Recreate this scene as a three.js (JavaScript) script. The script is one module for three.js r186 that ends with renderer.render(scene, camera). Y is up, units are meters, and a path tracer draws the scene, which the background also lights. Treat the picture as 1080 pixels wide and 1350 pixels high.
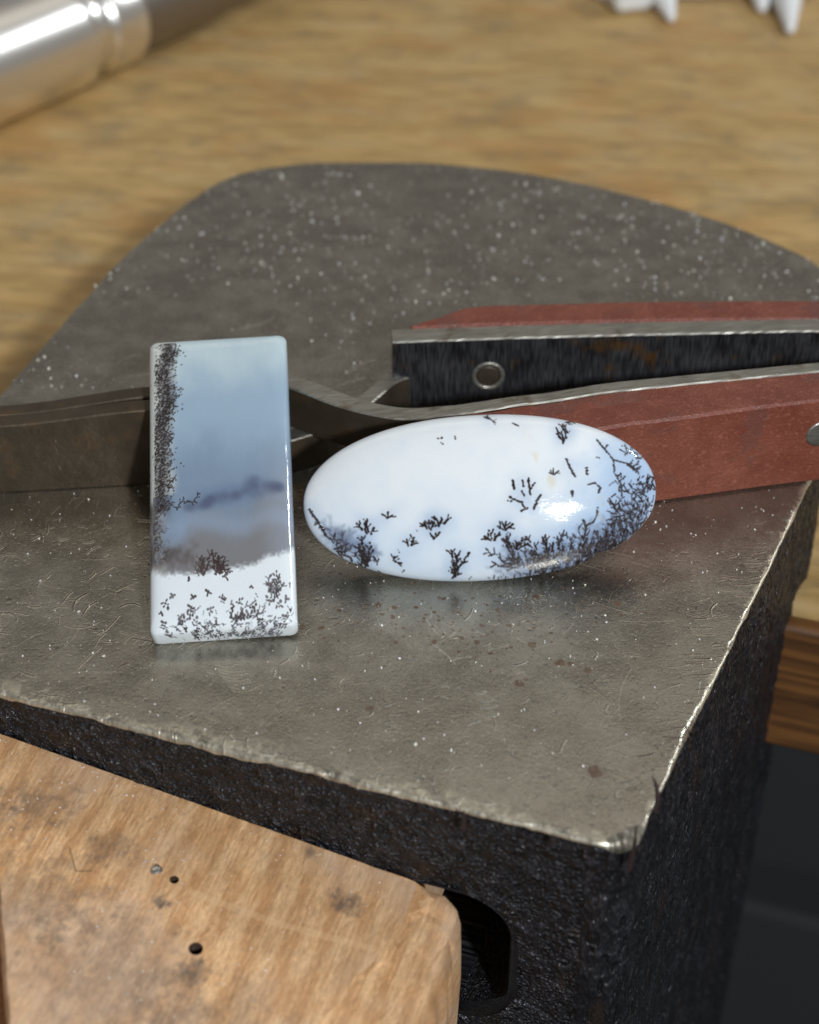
import * as THREE from 'three';
import { RoundedBoxGeometry } from 'three/addons/geometries/RoundedBoxGeometry.js';
import { mergeGeometries, mergeVertices, toCreasedNormals } from 'three/addons/utils/BufferGeometryUtils.js';
import { RectAreaLightUniformsLib } from 'three/addons/lights/RectAreaLightUniformsLib.js';
import { Brush, Evaluator, SUBTRACTION } from 'three-bvh-csg';

// ------------------------------------------------------------------ camera, light, exposure
const scene = new THREE.Scene();
const camera = new THREE.PerspectiveCamera(34, 819 / 1024, 0.01, 20);
camera.position.set(0, 0.11698, 0.14972);
camera.lookAt(0, 0, 0);
camera.focus = 0.178;
camera.userData.fStop = camera.getFocalLength() / 2.3;          // a lens opening 2.3 mm wide
scene.background = new THREE.Color(0.17, 0.166, 0.16);          // the even light of a room's pale walls
scene.environment = null;
const renderer = new THREE.WebGLRenderer({ antialias: true });
renderer.toneMapping = THREE.LinearToneMapping;
renderer.toneMappingExposure = 1.28;
renderer.shadowMap.enabled = true;
RectAreaLightUniformsLib.init();

const M = 0.001;                                               // the shapes below are written in millimetres
const V = (x, y, z) => new THREE.Vector3(x, y, z);
const areaLight = (name, color, power, w, h, at, to) => {
  const l = new THREE.RectAreaLight(color, power, w * M, h * M);
  l.name = name; l.position.copy(at).multiplyScalar(M); l.lookAt(to.clone().multiplyScalar(M)); scene.add(l);
  return l;
};
const LIGHTS = [
  { name: 'workshop_window', kind: 'window', label: 'bright window behind the camera on the right', color: new THREE.Color(0.88, 0.94, 1.0), power: 600, w: 52, h: 66, at: V(300, 540, 790), to: V(0, 0, 0), glow: 3 },
  { name: 'spot_lamp', kind: 'lamp', label: 'small bright lamp beyond the right end of the bench', color: new THREE.Color(0.88, 0.94, 1.0), power: 95, w: 90, h: 90, at: V(792, 638, -424), to: V(0, 0, 0), glow: 6 },
  { name: 'bench_lamp', kind: 'lamp', label: 'wide lamp with a warm diffuser high over the bench', color: new THREE.Color(1.0, 0.94, 0.85), power: 0.42, w: 1500, h: 300, at: V(-85, 1050, -690), to: V(0, 0, 0), glow: 0.4 },
];
for (const d of LIGHTS) d.light = areaLight(d.name + '_light', d.color, d.power, d.w, d.h, d.at, d.to);

// ------------------------------------------------------------------ helpers
function rng(seed) { let s = seed >>> 0; return () => { s = (s + 0x6d2b79f5) | 0; let t = Math.imul(s ^ (s >>> 15), 1 | s); t = (t + Math.imul(t ^ (t >>> 7), 61 | t)) ^ t; return ((t ^ (t >>> 14)) >>> 0) / 4294967296; }; }
const lattice = new Float32Array(65536); { const r = rng(7); for (let i = 0; i < 65536; i++) lattice[i] = r(); }
function vn(x, y) {
  const xi = Math.floor(x), yi = Math.floor(y); let a = x - xi, b = y - yi; a = a * a * (3 - 2 * a); b = b * b * (3 - 2 * b);
  const x0 = xi & 255, x1 = (xi + 1) & 255, y0 = (yi & 255) << 8, y1 = ((yi + 1) & 255) << 8;
  const p = lattice[y0 + x0], q = lattice[y0 + x1], r = lattice[y1 + x0], s = lattice[y1 + x1];
  return p + (q - p) * a + (r - p) * b + (p - q - r + s) * a * b;
}
function fbm(x, y, o = 4, g = 0.5) { let s = 0, a = 1, n = 0; for (let i = 0; i < o; i++) { s += a * vn(x, y); n += a; a *= g; x = x * 2.03 + 17.3; y = y * 2.03 + 5.7; } return s / n; }
const clamp = (x, a = 0, b = 1) => Math.min(b, Math.max(a, x));
const sm = (a, b, x) => { const t = clamp((x - a) / (b - a)); return t * t * (3 - 2 * t); };
const mix = (a, b, t) => a + (b - a) * t;
const mix3 = (a, b, t) => [mix(a[0], b[0], t), mix(a[1], b[1], t), mix(a[2], b[2], t)];
function dataTex(w, h, fn, srgb, repeat = true) {              // fn(i, j) -> [r, g, b] in 0..255 or a number
  const d = new Uint8Array(w * h * 4);
  for (let j = 0, k = 0; j < h; j++) for (let i = 0; i < w; i++, k += 4) {
    const c = fn(i, j);
    if (typeof c === 'number') { d[k] = d[k + 1] = d[k + 2] = clamp(c, 0, 255); } else { d[k] = clamp(c[0], 0, 255); d[k + 1] = clamp(c[1], 0, 255); d[k + 2] = clamp(c[2], 0, 255); }
    d[k + 3] = 255;
  }
  const t = new THREE.DataTexture(d, w, h);
  t.magFilter = t.minFilter = THREE.LinearFilter;
  if (repeat) t.wrapS = t.wrapT = THREE.RepeatWrapping;
  if (srgb) t.colorSpace = THREE.SRGBColorSpace;
  t.needsUpdate = true;
  return t;
}
function canvas(w, h, fill) { const c = document.createElement('canvas'); c.width = w; c.height = h; const g = c.getContext('2d'); if (fill) { g.fillStyle = fill; g.fillRect(0, 0, w, h); } return g; }
const pixels = (g) => g.getImageData(0, 0, g.canvas.width, g.canvas.height).data;

const taken = new Map();
function numbered(n) { const k = taken.get(n) ?? 0; taken.set(n, k + 1); return k ? n + '_' + String(k).padStart(3, '0') : n; }
function tag(o, label, category, group, kind) { if (label) o.userData.label = label; if (category) o.userData.category = category; if (group) o.userData.group = group; if (kind) o.userData.kind = kind; return o; }
function thing(name, base, label, category, group) {           // a Group at the thing's base (mm); its children are its parts
  const o = new THREE.Group(); o.name = numbered(name); o.position.copy(base).multiplyScalar(M); o.userData.base = undefined; delete o.userData.base;
  scene.add(o); return tag(o, label, category, group);
}
const origin = V(0, 0, 0);
function put(name, geo, mat, parent, label, at = origin) {     // geometry in world millimetres
  const base = parent && parent.isGroup && parent.parent === scene ? parent.position.clone().divideScalar(M) : at;
  geo.translate(-base.x, -base.y, -base.z); geo.scale(M, M, M);
  const m = new THREE.Mesh(geo, mat); m.name = parent ? name : numbered(name); m.castShadow = m.receiveShadow = true;
  if (!parent) m.position.copy(base).multiplyScalar(M);
  (parent ?? scene).add(m); if (label) m.userData.label = label; return m;
}
function fromTris(pos, uv, idx) { const g = new THREE.BufferGeometry(); g.setAttribute('position', new THREE.Float32BufferAttribute(pos, 3)); if (uv) g.setAttribute('uv', new THREE.Float32BufferAttribute(uv, 2)); if (idx) g.setIndex(idx); return g; }
function setUV(g, fn) { const p = g.attributes.position, n = g.attributes.normal, uv = new Float32Array(p.count * 2); for (let i = 0; i < p.count; i++) { const r = fn(p.getX(i), p.getY(i), p.getZ(i), n ? n.getX(i) : 0, n ? n.getY(i) : 0, n ? n.getZ(i) : 0); uv[2 * i] = r[0]; uv[2 * i + 1] = r[1]; } g.setAttribute('uv', new THREE.BufferAttribute(uv, 2)); return g; }
function strip(rows, closed, uvOf) {                           // a skin through rows of points of equal length
  const n = rows[0].length, pos = [], uv = [], idx = [];
  rows.forEach((r, j) => r.forEach((p, i) => { pos.push(p.x, p.y, p.z); const t = uvOf(p, i, j); uv.push(t[0], t[1]); }));
  for (let j = 0; j + 1 < rows.length; j++) for (let i = 0; i < (closed ? n : n - 1); i++) { const a = j * n + i, b = j * n + (i + 1) % n, c = a + n, d = b + n; idx.push(a, c, b, b, c, d); }
  const g = fromTris(pos, uv, idx); g.computeVertexNormals(); return g;
}

// frame of the steel block's front face: FA + s * FU along it, FO out of it
const FA = V(-40.8, 0, 29.4), FU = V(0.9486, 0, 0.3167), FO = V(-0.3167, 0, 0.9486);
const F = (s, y, w = 0) => V(FA.x + FU.x * s + FO.x * w, y, FA.z + FU.z * s + FO.z * w);

// ------------------------------------------------------------------ the steel block
const outline = [];                                            // plan of the top, anticlockwise seen from above: x, z
{
  const add = (x, z) => outline.push(new THREE.Vector2(x, z));
  const line = (a, b, step) => { const n = Math.max(1, Math.round(Math.hypot(b[0] - a[0], b[1] - a[1]) / step)); for (let i = 0; i < n; i++) add(mix(a[0], b[0], i / n), mix(a[1], b[1], i / n)); };
  const corner = (a, c, b, n) => { for (let i = 0; i < n; i++) { const t = i / n, u = 1 - t; add(u * u * a[0] + 2 * u * t * c[0] + t * t * b[0], u * u * a[1] + 2 * u * t * c[1] + t * t * b[1]); } };
  corner([-65.6, 17.6], [-66.8, 20.7], [-63.8, 21.7], 8);
  line([-63.8, 21.7], [16.6, 48.55], 0.35);
  corner([16.6, 48.55], [20.4, 49.85], [22.0, 45.6], 14);
  line([22.0, 45.6], [51, -15], 0.4);
  const back = new THREE.CatmullRomCurve3([[51, -15], [54.6, -27], [57.2, -40], [57.9, -50], [57.0, -56.4], [50.2, -64.7], [40.3, -72.8], [29.7, -79.3], [18.6, -84.2], [7, -87.2], [-7.1, -88.3], [-16.4, -87.7], [-24.5, -85.1], [-28.9, -81.6], [-32.8, -75.6], [-37.2, -65.8], [-41.4, -55.6], [-46.8, -38], [-51.1, -23.8]].map(([x, z]) => V(x, 0, z)), false, 'centripetal').getSpacedPoints(280);
  back.slice(0, -1).forEach((p) => add(p.x, p.z));
  line([-51.1, -23.8], [-65.6, 17.6], 0.5);
}
const NO = outline.length;
const outward = outline.map((p, i) => { const a = outline[(i + NO - 3) % NO], b = outline[(i + 3) % NO]; const d = b.clone().sub(a).normalize(); return new THREE.Vector2(-d.y, d.x); });
if (outward[40].y < 0) outward.forEach((n) => n.negate());
const plan = 144, toU = (x) => (x + 72) / plan, toW = (z) => (z + 92) / plan;

// textures of the top: scratches, dents, rust, worn edges
const PT = 2048, PS = PT / plan, px = (x) => (x + 72) * PS, pz = (z) => (z + 92) * PS;
const marks = canvas(PT, PT, 'rgb(128,128,128)'), rust = canvas(PT, PT, 'black');
{
  const r = rng(11);
  const stroke = (g, x, z, ang, len, w, bend, col) => {
    g.strokeStyle = col; g.lineWidth = w * PS; g.lineCap = 'round'; g.beginPath(); g.moveTo(px(x), pz(z));
    const ex = x + Math.cos(ang) * len, ez = z + Math.sin(ang) * len, nx = -Math.sin(ang) * bend * len, nz = Math.cos(ang) * bend * len;
    g.quadraticCurveTo(px((x + ex) / 2 + nx), pz((z + ez) / 2 + nz), px(ex), pz(ez)); g.stroke();
  };
  const gouge = (x, z, ang, len, w, bend, deep) => {            // a scratch with a raised lip beside it
    stroke(marks, x + 0.07, z + 0.09, ang, len, w * 0.8, bend, `rgba(240,240,240,${0.85 * deep})`);
    stroke(marks, x, z, ang, len, w * 0.7, bend, `rgba(20,20,20,${deep * 0.75})`);
  };
  for (let i = 0; i < 1500; i++) stroke(marks, mix(-68, 58, r()), mix(-88, 50, r()), r() * 6.28, mix(1, 9, r() * r()), mix(0.04, 0.09, r()), (r() - 0.5) * 0.5, `rgba(${r() < 0.35 ? '40,40,40' : '235,235,235'},${mix(0.1, 0.5, r() * r())})`);
  for (let i = 0; i < 330; i++) { const x = mix(-62, -24, r()), z = mix(-8, 24, r()); if (r() < 0.75 - (x + 45) * 0.012) gouge(x, z, (r() < 0.6 ? 0.4 : 1.9) + (r() - 0.5) * 1.2, mix(0.8, 4.5, r() * r()), mix(0.1, 0.3, r()), (r() - 0.5) * 0.9, mix(0.25, 0.8, r())); }
  for (let i = 0; i < 170; i++) gouge(mix(-24, 44, r()), mix(10, 46, r()), r() * 3.14, mix(0.4, 2.6, r() * r()), mix(0.1, 0.32, r()), (r() - 0.5), mix(0.25, 0.7, r()));
  for (let i = 0; i < 9; i++) { gouge(-20.6 + i * 0.35, 24.0 + i * 0.6, 0.35 - i * 0.06, 2.2 + r() * 1.2, 0.16, 0.28, 0.45); gouge(-29.5 + i * 0.95, 21.9 + i * 0.1, -0.9 + i * 0.04, 1.2 + r() * 1.2, 0.16, -0.22, 0.4); }   // chatter of a slipped hammer edge
  for (let i = 0; i < 5; i++) gouge(-2.4 + (i % 2) * 0.4, 31 + i * 1.15, -0.5 + r() * 0.6, 0.3 + r() * 0.7, 0.36, 0.1, 0.4);
  for (let i = 0; i < 4; i++) gouge(6 + i * 0.25 + r(), 29 + i * 1.1 + r() * 0.5, -0.45 + r() * 0.3, 0.8 + r() * 1.2, 0.25, 0.2, 0.45);
  for (let i = 0; i < 60; i++) { const t = r(), x = mix(22, 44, t), z = mix(44, -2, t); gouge(x - mix(0.5, 5, r()), z + r(), -0.1 + (r() - 0.5) * 0.5, mix(0.6, 2.6, r()), mix(0.1, 0.25, r()), 0.1, mix(0.3, 0.85, r())); }
  for (let i = 0; i < 70; i++) { const s = mix(-22, 60, r()), p = F(s, 0, -mix(0.3, 4.5, r() * r())); gouge(p.x, p.z, (r() < 0.5 ? 1.3 : 0.3) + (r() - 0.5) * 0.6, mix(0.5, 2.4, r()), mix(0.12, 0.4, r()), 0.15, mix(0.3, 0.8, r())); }
  const dot = (g, x, z, rad, col) => { g.fillStyle = col; g.beginPath(); for (let k = 0; k < 9; k++) { const a = k / 9 * 6.283, q = rad * mix(0.65, 1.25, r()); g.lineTo(px(x + Math.cos(a) * q), pz(z + Math.sin(a) * q)); } g.fill(); };
  for (let i = 0; i < 260; i++) { const x = 6 + (r() + r() + r() - 1.5) * 17, z = 19 + (r() + r() - 1) * 9, q = mix(0.1, 0.34, r() * r()); dot(rust, x, z, q, `rgba(255,255,255,${mix(0.35, 0.95, r())})`); dot(marks, x, z, q * 0.8, 'rgba(60,60,60,0.4)'); }
  for (const [x, z, q] of [[-3.3, 16, 0.5], [-11.2, 19.5, 0.5], [-9.2, 19.6, 0.55], [2.5, 21.8, 0.5], [12.6, 22.2, 0.65], [15.3, 24.9, 0.7], [16.3, 25.1, 0.45], [18, 26, 0.6], [-4, 31.5, 0.6], [22, 15.8, 0.6], [11, 28, 0.7], [17.6, 40, 1.0], [-1.6, 16.4, 0.4], [13.5, 14.7, 0.6]]) { dot(rust, x, z, q * 0.75, 'rgba(255,255,255,0.85)'); dot(rust, x, z, q * 0.95, 'rgba(255,255,255,0.25)'); }
  for (let i = 0; i < 120; i++) dot(rust, mix(-60, 55, r()), mix(-85, 48, r()), mix(0.1, 0.4, r() * r()), `rgba(255,255,255,${mix(0.2, 0.7, r())})`);
  for (let i = 0; i < 500; i++) dot(marks, mix(-64, 56, r()), mix(-86, 48, r()), mix(0.08, 0.3, r() * r()), `rgba(30,30,30,${mix(0.2, 0.6, r())})`);
}
const markPx = pixels(marks), rustPx = pixels(rust), BARE = new Float32Array(PT * PT);
for (let j = 0; j < PT; j++) for (let i = 0; i < PT; i++) {     // metal rubbed bare near the front and right edges, with a ragged inner border
  const x = i / PS - 72, z = j / PS - 92, df = -((x - FA.x) * FO.x + (z - FA.z) * FO.z), dr = (22 - x) * 0.9033 + (45.6 - z) * 0.429;
  const n = fbm(x * 0.5 + 20, z * 0.5, 4, 0.6), fine = vn(x * 5, z * 5) * 0.5 + vn(x * 2.2, z * 2.2) * 0.5, reach = 0.9 + 2.6 * sm(0.4, 0.75, n) * (x < 12 ? 1 : 0.5);
  BARE[j * PT + i] = clamp(Math.max(df < 7 ? sm(reach, 0, df - (fine - 0.5) * 1.6) * (0.3 + 0.8 * fine) : 0, dr < 4 ? sm(0.3 + 0.8 * sm(0.5, 0.7, n), 0, dr - (fine - 0.5) * 0.7) : 0) * 1.15);
}
const PAT = new Float32Array(PT * PT), RUS = new Float32Array(PT * PT);
for (let j = 0; j < PT; j++) for (let i = 0; i < PT; i++) {
  const k = j * PT + i, x = i / PS, z = j / PS;
  PAT[k] = fbm(x * 0.3 + 3, z * 0.34 + 9, 5, 0.62);
  RUS[k] = clamp(rustPx[k * 4] / 255 * (0.55 + 0.7 * vn(x * 5, z * 5)) + 0.2 * sm(0.66, 0.80, fbm(x * 0.6 + 40, z * 0.6, 4, 0.6)));
}
const plateColor = dataTex(PT, PT, (i, j) => {
  const k = j * PT + i, x = i / PS, z = j / PS, g = vn(x * 9, z * 9) * 0.5 + vn(x * 4 + 7, z * 4) * 0.5;
  let c = mix3([150, 144, 132], [171, 165, 152], sm(0.25, 0.75, PAT[k]) * 0.8 + (g - 0.5) * 0.8);
  c = mix3(c, [228, 220, 198], BARE[k] * (0.5 + 0.6 * g));
  c = mix3(c, [88, 64, 46], RUS[k] * 0.9);
  const m = (markPx[k * 4] - 128) / 128; const f = 1 + (m > 0 ? m * 0.9 : m * 0.22);
  return [c[0] * f, c[1] * f, c[2] * f];
}, true, false);
const plateRough = dataTex(PT, PT, (i, j) => {                 // green roughness, blue metalness
  const k = j * PT + i, x = i / PS, z = j / PS, g = vn(x * 7 + 3, z * 7), m = (markPx[k * 4] - 128) / 128;
  const ro = 0.29 + (PAT[k] - 0.5) * 0.12 + (g - 0.5) * 0.14 + RUS[k] * 0.35 + BARE[k] * 0.22 - Math.max(0, m) * 0.06;
  return [0, ro * 255, clamp(0.9 - RUS[k] * 0.8) * 255];
}, false, false);
const plateBump = dataTex(PT, PT, (i, j) => {
  const k = j * PT + i, x = i / PS, z = j / PS;
  return markPx[k * 4] * 0.72 + 10 * (fbm(x * 0.7, z * 0.7, 2) - 0.5) + 11 * (vn(x * 9, z * 9) - 0.5) + 6 * (vn(x * 4.1, z * 4.1 + 50) - 0.5) - 46 * sm(0.84, 0.94, vn(x * 3.1 + 70, z * 3.1)) * vn(x * 0.4, z * 0.4) + RUS[k] * 18 * (vn(x * 10 + 9, z * 10) - 0.2) + 18;
}, false, false);
const plateMat = new THREE.MeshStandardMaterial({ name: 'bench_block_steel', map: plateColor, roughnessMap: plateRough, metalnessMap: plateRough, roughness: 1, metalness: 1, bumpMap: plateBump, bumpScale: 0.00025 });

// the black, rough-cast sides
const castT = 1024, castS = 32;                                // 1024 pixels over 32 mm
const castH = new Float32Array(castT * castT);
{
  const per = (x, y, f) => { const q = f / castT; return vn(x * q, y * q); };
  for (let j = 0; j < castT; j++) for (let i = 0; i < castT; i++) {
    const w = 18 * vn(i * 0.02, j * 0.02);
    castH[j * castT + i] = 0.32 * fbm(i * 0.012, j * 0.012, 3) + 0.4 * (1 - Math.abs(2 * vn(i * 0.055 + w * 0.1, j * 0.05) - 1)) * vn(i * 0.03, j * 0.03 + 20) + (0.1 + 0.34 * vn(i * 0.012 + 60, j * 0.012)) * vn(i * 0.16, j * 0.16) - 0.25 * sm(0.72, 0.85, vn(i * 0.035 + 11, j * 0.035));
  }
}
const castColor = dataTex(castT, castT, (i, j) => { const h = castH[j * castT + i], b = sm(0.58, 0.8, fbm(i * 0.01 + 30, j * 0.01, 4)), n = vn(i * 0.3, j * 0.3); let c = mix3([25, 25, 28], [68, 68, 74], sm(0.3, 0.7, h) * 0.7 + n * 0.3); return mix3(c, [62, 45, 34], b * 0.6); }, true);
const castRough = dataTex(castT, castT, (i, j) => { const h = castH[j * castT + i]; return [0, 255 * clamp(0.46 - 0.2 * sm(0.45, 0.75, h) + 0.3 * (vn(i * 0.2 + 9, j * 0.2) - 0.5), 0.16, 0.9), 0]; }, false);
const castBump = dataTex(castT, castT, (i, j) => 255 * castH[j * castT + i], false);
const castMat = new THREE.MeshStandardMaterial({ name: 'rough_black_casting', map: castColor, roughnessMap: castRough, roughness: 1, metalness: 0.35, bumpMap: castBump, bumpScale: 0.0016 });
const castUV = (a, b) => [a / castS, b / castS];

const block = thing('steel_bench_block', V(0, -22, 0), 'flat scratched steel bench block with black rough sides clamped at the bench edge', 'anvil');
{
  // bevel: uneven width, bruised here and there
  const bev = outline.map((p, i) => { const near = p.y > 20 || p.x > 20; const right = p.x > 21 && p.y > -14; return (right ? 0.14 : near ? 0.32 : 0.3) + 0.55 * sm(0.48, 0.85, fbm(i * 0.06, 1.7, 4, 0.6)) + 0.1 * vn(i * 0.35, 9) + 1.3 * sm(3.2, 0.8, Math.hypot(p.x - 20.4, p.y - 48.8)) * (0.6 + 0.8 * vn(i * 0.35, 40)); });
  const jag = outline.map((p, i) => 0.36 * (fbm(i * 0.09, 21, 3) - 0.5) + 0.08 * (vn(i * 0.5, 5) - 0.5));
  const ring = (off, y) => outline.map((p, i) => { const d = off(i) + jag[i]; return V(p.x + outward[i].x * d, y(i), p.y + outward[i].y * d); });
  const rings = [];
  for (let k = 0; k <= 4; k++) { const a = k / 4 * Math.PI / 2; rings.push(ring((i) => -bev[i] * (1 - Math.sin(a)), (i) => -bev[i] * 1.1 * (1 - Math.cos(a)))); }
  const bevel = strip(rings, true, (p) => [toU(p.x), toW(p.z)]);
  const top = rings[0], shape = new THREE.Shape(top.map((p) => new THREE.Vector2(p.x, p.z)));
  const face = new THREE.ShapeGeometry(shape); face.deleteAttribute('normal');
  { const q = face.attributes.position, pos = [], uv = [], id = []; for (let i = 0; i < q.count; i++) { pos.push(q.getX(i), 0, q.getY(i)); uv.push(toU(q.getX(i)), toW(q.getY(i))); } const ix = face.index.array; for (let i = 0; i < ix.length; i += 3) { const A = V(pos[ix[i] * 3], 0, pos[ix[i] * 3 + 2]), B = V(pos[ix[i + 1] * 3], 0, pos[ix[i + 1] * 3 + 2]), C = V(pos[ix[i + 2] * 3], 0, pos[ix[i + 2] * 3 + 2]); if (B.sub(A).cross(C.sub(A)).y > 0) id.push(ix[i], ix[i + 1], ix[i + 2]); else id.push(ix[i], ix[i + 2], ix[i + 1]); }
    const g = fromTris(pos, uv, id); g.computeVertexNormals(); put('top_face', g, plateMat, block, 'grey steel working face with scratches and rust spots'); }
  put('worn_edge', bevel, plateMat, block, 'bright rubbed edge round the working face');
  // sides: from the bevel's lower ring down; the front and right go on as the clamp body
  const low = rings[4], isFront = (i) => { const s = (outline[i].x - FA.x) * FU.x + (outline[i].y - FA.z) * FU.z, w = (outline[i].x - FA.x) * FO.x + (outline[i].y - FA.z) * FO.z; return Math.abs(w) < 0.6 && s > -24 && s < 60.2; };
  const first = outline.findIndex((_, i) => isFront(i)); let last = first; while (isFront(last + 1)) last++;
  const run = (from, to) => { const a = []; for (let i = from; i <= to; i++) a.push(i % NO); return a; };
  const arc = [0]; for (let i = 1; i <= NO; i++) arc.push(arc[i - 1] + outline[i % NO].distanceTo(outline[i - 1]));
  const wall = (ids, depth, rowsN, slot) => {
    const rows = [];
    for (let j = 0; j <= rowsN; j++) { const t = Math.pow(j / rowsN, 1.15); rows.push(ids.map((i) => { const p = low[i], y = mix(p.y, depth, t), n = outward[i], d = j === 0 ? 0 : 0.5 * (fbm(arc[i] * 0.25 + 7, y * 0.25 + 90, 3) - 0.5) + 0.3 * (vn(arc[i] * 1.3, y * 1.3) - 0.5); return V(p.x + n.x * d, y, p.z + n.y * d); })); }
    if (!slot) return strip(rows, false, (p, i) => castUV(arc[ids[i]] * 1.15, p.y * 0.38));   // hot-rolled streaks run down these sides
    const n = ids.length, pos = [], uv = [], idx = [];
    rows.forEach((r) => r.forEach((p, i) => {
      let s = (p.x - FA.x) * FU.x + (p.z - FA.z) * FU.z, y = p.y; const d = slot(s, y);
      if (Math.abs(d) < 0.42) { const gx = (slot(s + 0.01, y) - d) / 0.01, gy = (slot(s, y + 0.01) - d) / 0.01; s -= d * gx; y -= d * gy; const w = (p.x - FA.x) * FO.x + (p.z - FA.z) * FO.z, q = F(s, y, w); p.copy(q); }
      pos.push(p.x, p.y, p.z); uv.push(...castUV(arc[ids[i]], p.y));
    }));
    for (let j = 0; j + 1 < rows.length; j++) for (let i = 0; i + 1 < n; i++) {
      const a = j * n + i, b = a + 1, c = a + n, d = b + n;
      for (const t of [[a, c, b], [b, c, d]]) { let cs = 0, cy = 0; for (const v of t) { cs += ((pos[v * 3] - FA.x) * FU.x + (pos[v * 3 + 2] - FA.z) * FU.z) / 3; cy += pos[v * 3 + 1] / 3; } if (slot(cs, cy) > 0) idx.push(...t); }
    }
    const g = fromTris(pos, uv, idx); g.computeVertexNormals(); return g;
  };
  const SL = { s0: -18, s1: 53.2, y0: -30, y1: -12.6, r: 5 };
  const slotD = (grow) => (s, y) => { const cx = (SL.s0 + SL.s1) / 2, cy = (SL.y0 + SL.y1) / 2, qx = Math.abs(s - cx) - (SL.s1 - SL.s0) / 2 + SL.r, qy = Math.abs(y - cy) - (SL.y1 - SL.y0) / 2 + SL.r; return Math.hypot(Math.max(qx, 0), Math.max(qy, 0)) + Math.min(Math.max(qx, qy), 0) - SL.r - grow; };
  const frontIds = run(first, last); let e = last; while (outline[e].distanceTo(new THREE.Vector2(51, -15)) > 0.6) e++;
  const frontWall = wall(frontIds, -60, 130, slotD(0.9));
  const rightWall = wall(run(last, e), -140, 220);
  const restWall = wall(run(e, NO + first), -22, 34);
  // the slot for the pin: rounded lip, then straight in
  const lip = []; const per = []; { const R = SL.r, pts = [[SL.s1 - R, SL.y1 - R, 0], [SL.s0 + R, SL.y1 - R, 1], [SL.s0 + R, SL.y0 + R, 2], [SL.s1 - R, SL.y0 + R, 3]]; for (const [cs, cy, q] of pts) for (let k = 0; k <= 12; k++) { const a = (q + k / 12) * Math.PI / 2; per.push([cs, cy, Math.cos(a), Math.sin(a)]); } }
  for (let k = 0; k <= 5; k++) { const a = k / 5 * Math.PI / 2, grow = 1.15 * (1 - Math.sin(a)), w = -1.0 * (1 - Math.cos(a)) + 0.05; lip.push(per.map(([cs, cy, c, s]) => F(cs + c * (SL.r + grow), cy + s * (SL.r + grow), w))); }
  for (const w of [-4, -9, -15, -24]) lip.push(per.map(([cs, cy, c, s]) => F(cs + c * SL.r, cy + s * SL.r, w)));
  lip.push(per.map(() => F(20, -20, -24)));
  const pocket = strip(lip, true, (p, i, j) => castUV(i * 1.6, j * 3));
  const lower = strip([[F(-23.5, -60, 0), F(60.2, -60, 0)], [F(-23.5, -140, 0), F(60.2, -140, 0)]], false, (p) => castUV(p.x, p.y));
  const back = strip([[V(51, -22, -15), F(-23.5, -22, -65)], [V(51, -140, -15), F(-23.5, -140, -65)]], false, (p) => castUV(p.x, p.y));
  put('side_wall', mergeGeometries([frontWall, rightWall, restWall, lower, back]), castMat, block, 'rough black cast sides');
  put('pin_slot', pocket, castMat, block, 'dark slot with rounded lip that takes the wooden pin');
}

// ------------------------------------------------------------------ wood
function woodTextures(seed, opt) {
  const T = 1024, S = opt.mm / T, H = new Float32Array(T * T);
  for (let j = 0; j < T; j++) for (let i = 0; i < T; i++) {
    const x = i * S, y = j * S, wx = y + opt.wave * (fbm(x * 0.02 + seed, y * 0.03, 3) - 0.5) * 8;
    const ring = 0.5 + 0.5 * Math.sin(wx * opt.rings + 6 * fbm(x * 0.012, y * 0.05 + seed, 3)), fib = vn(x * opt.along + seed, y * opt.across) * 0.6 + vn(x * opt.along * 2.7, y * opt.across * 2.3 + 30) * 0.4;
    H[j * T + i] = opt.soft * ring + (1 - opt.soft) * fib;
  }
  return { T, S, H };
}
const pinW = woodTextures(3, { mm: 64, wave: 0.9, rings: 2.1, along: 0.5, across: 4.6, soft: 0.3 });
const pinMarks = canvas(1024, 1024);
{
  const r = rng(5), k = 1024 / 64;
  // plan of the pin: texture x = s + 20, texture y = w + 20 (mm)
  const P = (s, w) => [(s + 20) * k, (w + 20) * k];
  for (let i = 0; i < 1500; i++) { const [x, y] = P(mix(-18, 44, r()), mix(-2, 42, r())), a = 1.9 + (r() - 0.5) * 0.5, l = mix(5, 34, r() * r()); pinMarks.strokeStyle = r() < 0.5 ? `rgba(120,70,34,${mix(0.08, 0.42, r() * r())})` : `rgba(238,200,156,${mix(0.06, 0.34, r())})`; pinMarks.lineWidth = mix(0.8, 2.4, r()); pinMarks.beginPath(); pinMarks.moveTo(x, y); pinMarks.lineTo(x + Math.cos(a) * l, y + Math.sin(a) * l); pinMarks.stroke(); }
  pinMarks.strokeStyle = 'rgba(232,196,150,0.3)'; pinMarks.lineWidth = 11; pinMarks.beginPath(); pinMarks.moveTo(...P(24, 9.5)); pinMarks.lineTo(...P(33, 9.5)); pinMarks.lineTo(...P(42, 8.6)); pinMarks.stroke();
  pinMarks.strokeStyle = 'rgba(72,54,38,0.45)'; pinMarks.lineWidth = 2.5; pinMarks.beginPath(); pinMarks.moveTo(...P(11.5, 9.5)); pinMarks.lineTo(...P(13.2, 11.6)); pinMarks.lineTo(...P(14.6, 11.0)); pinMarks.stroke();
}
const pinPx = pixels(pinMarks);
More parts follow.
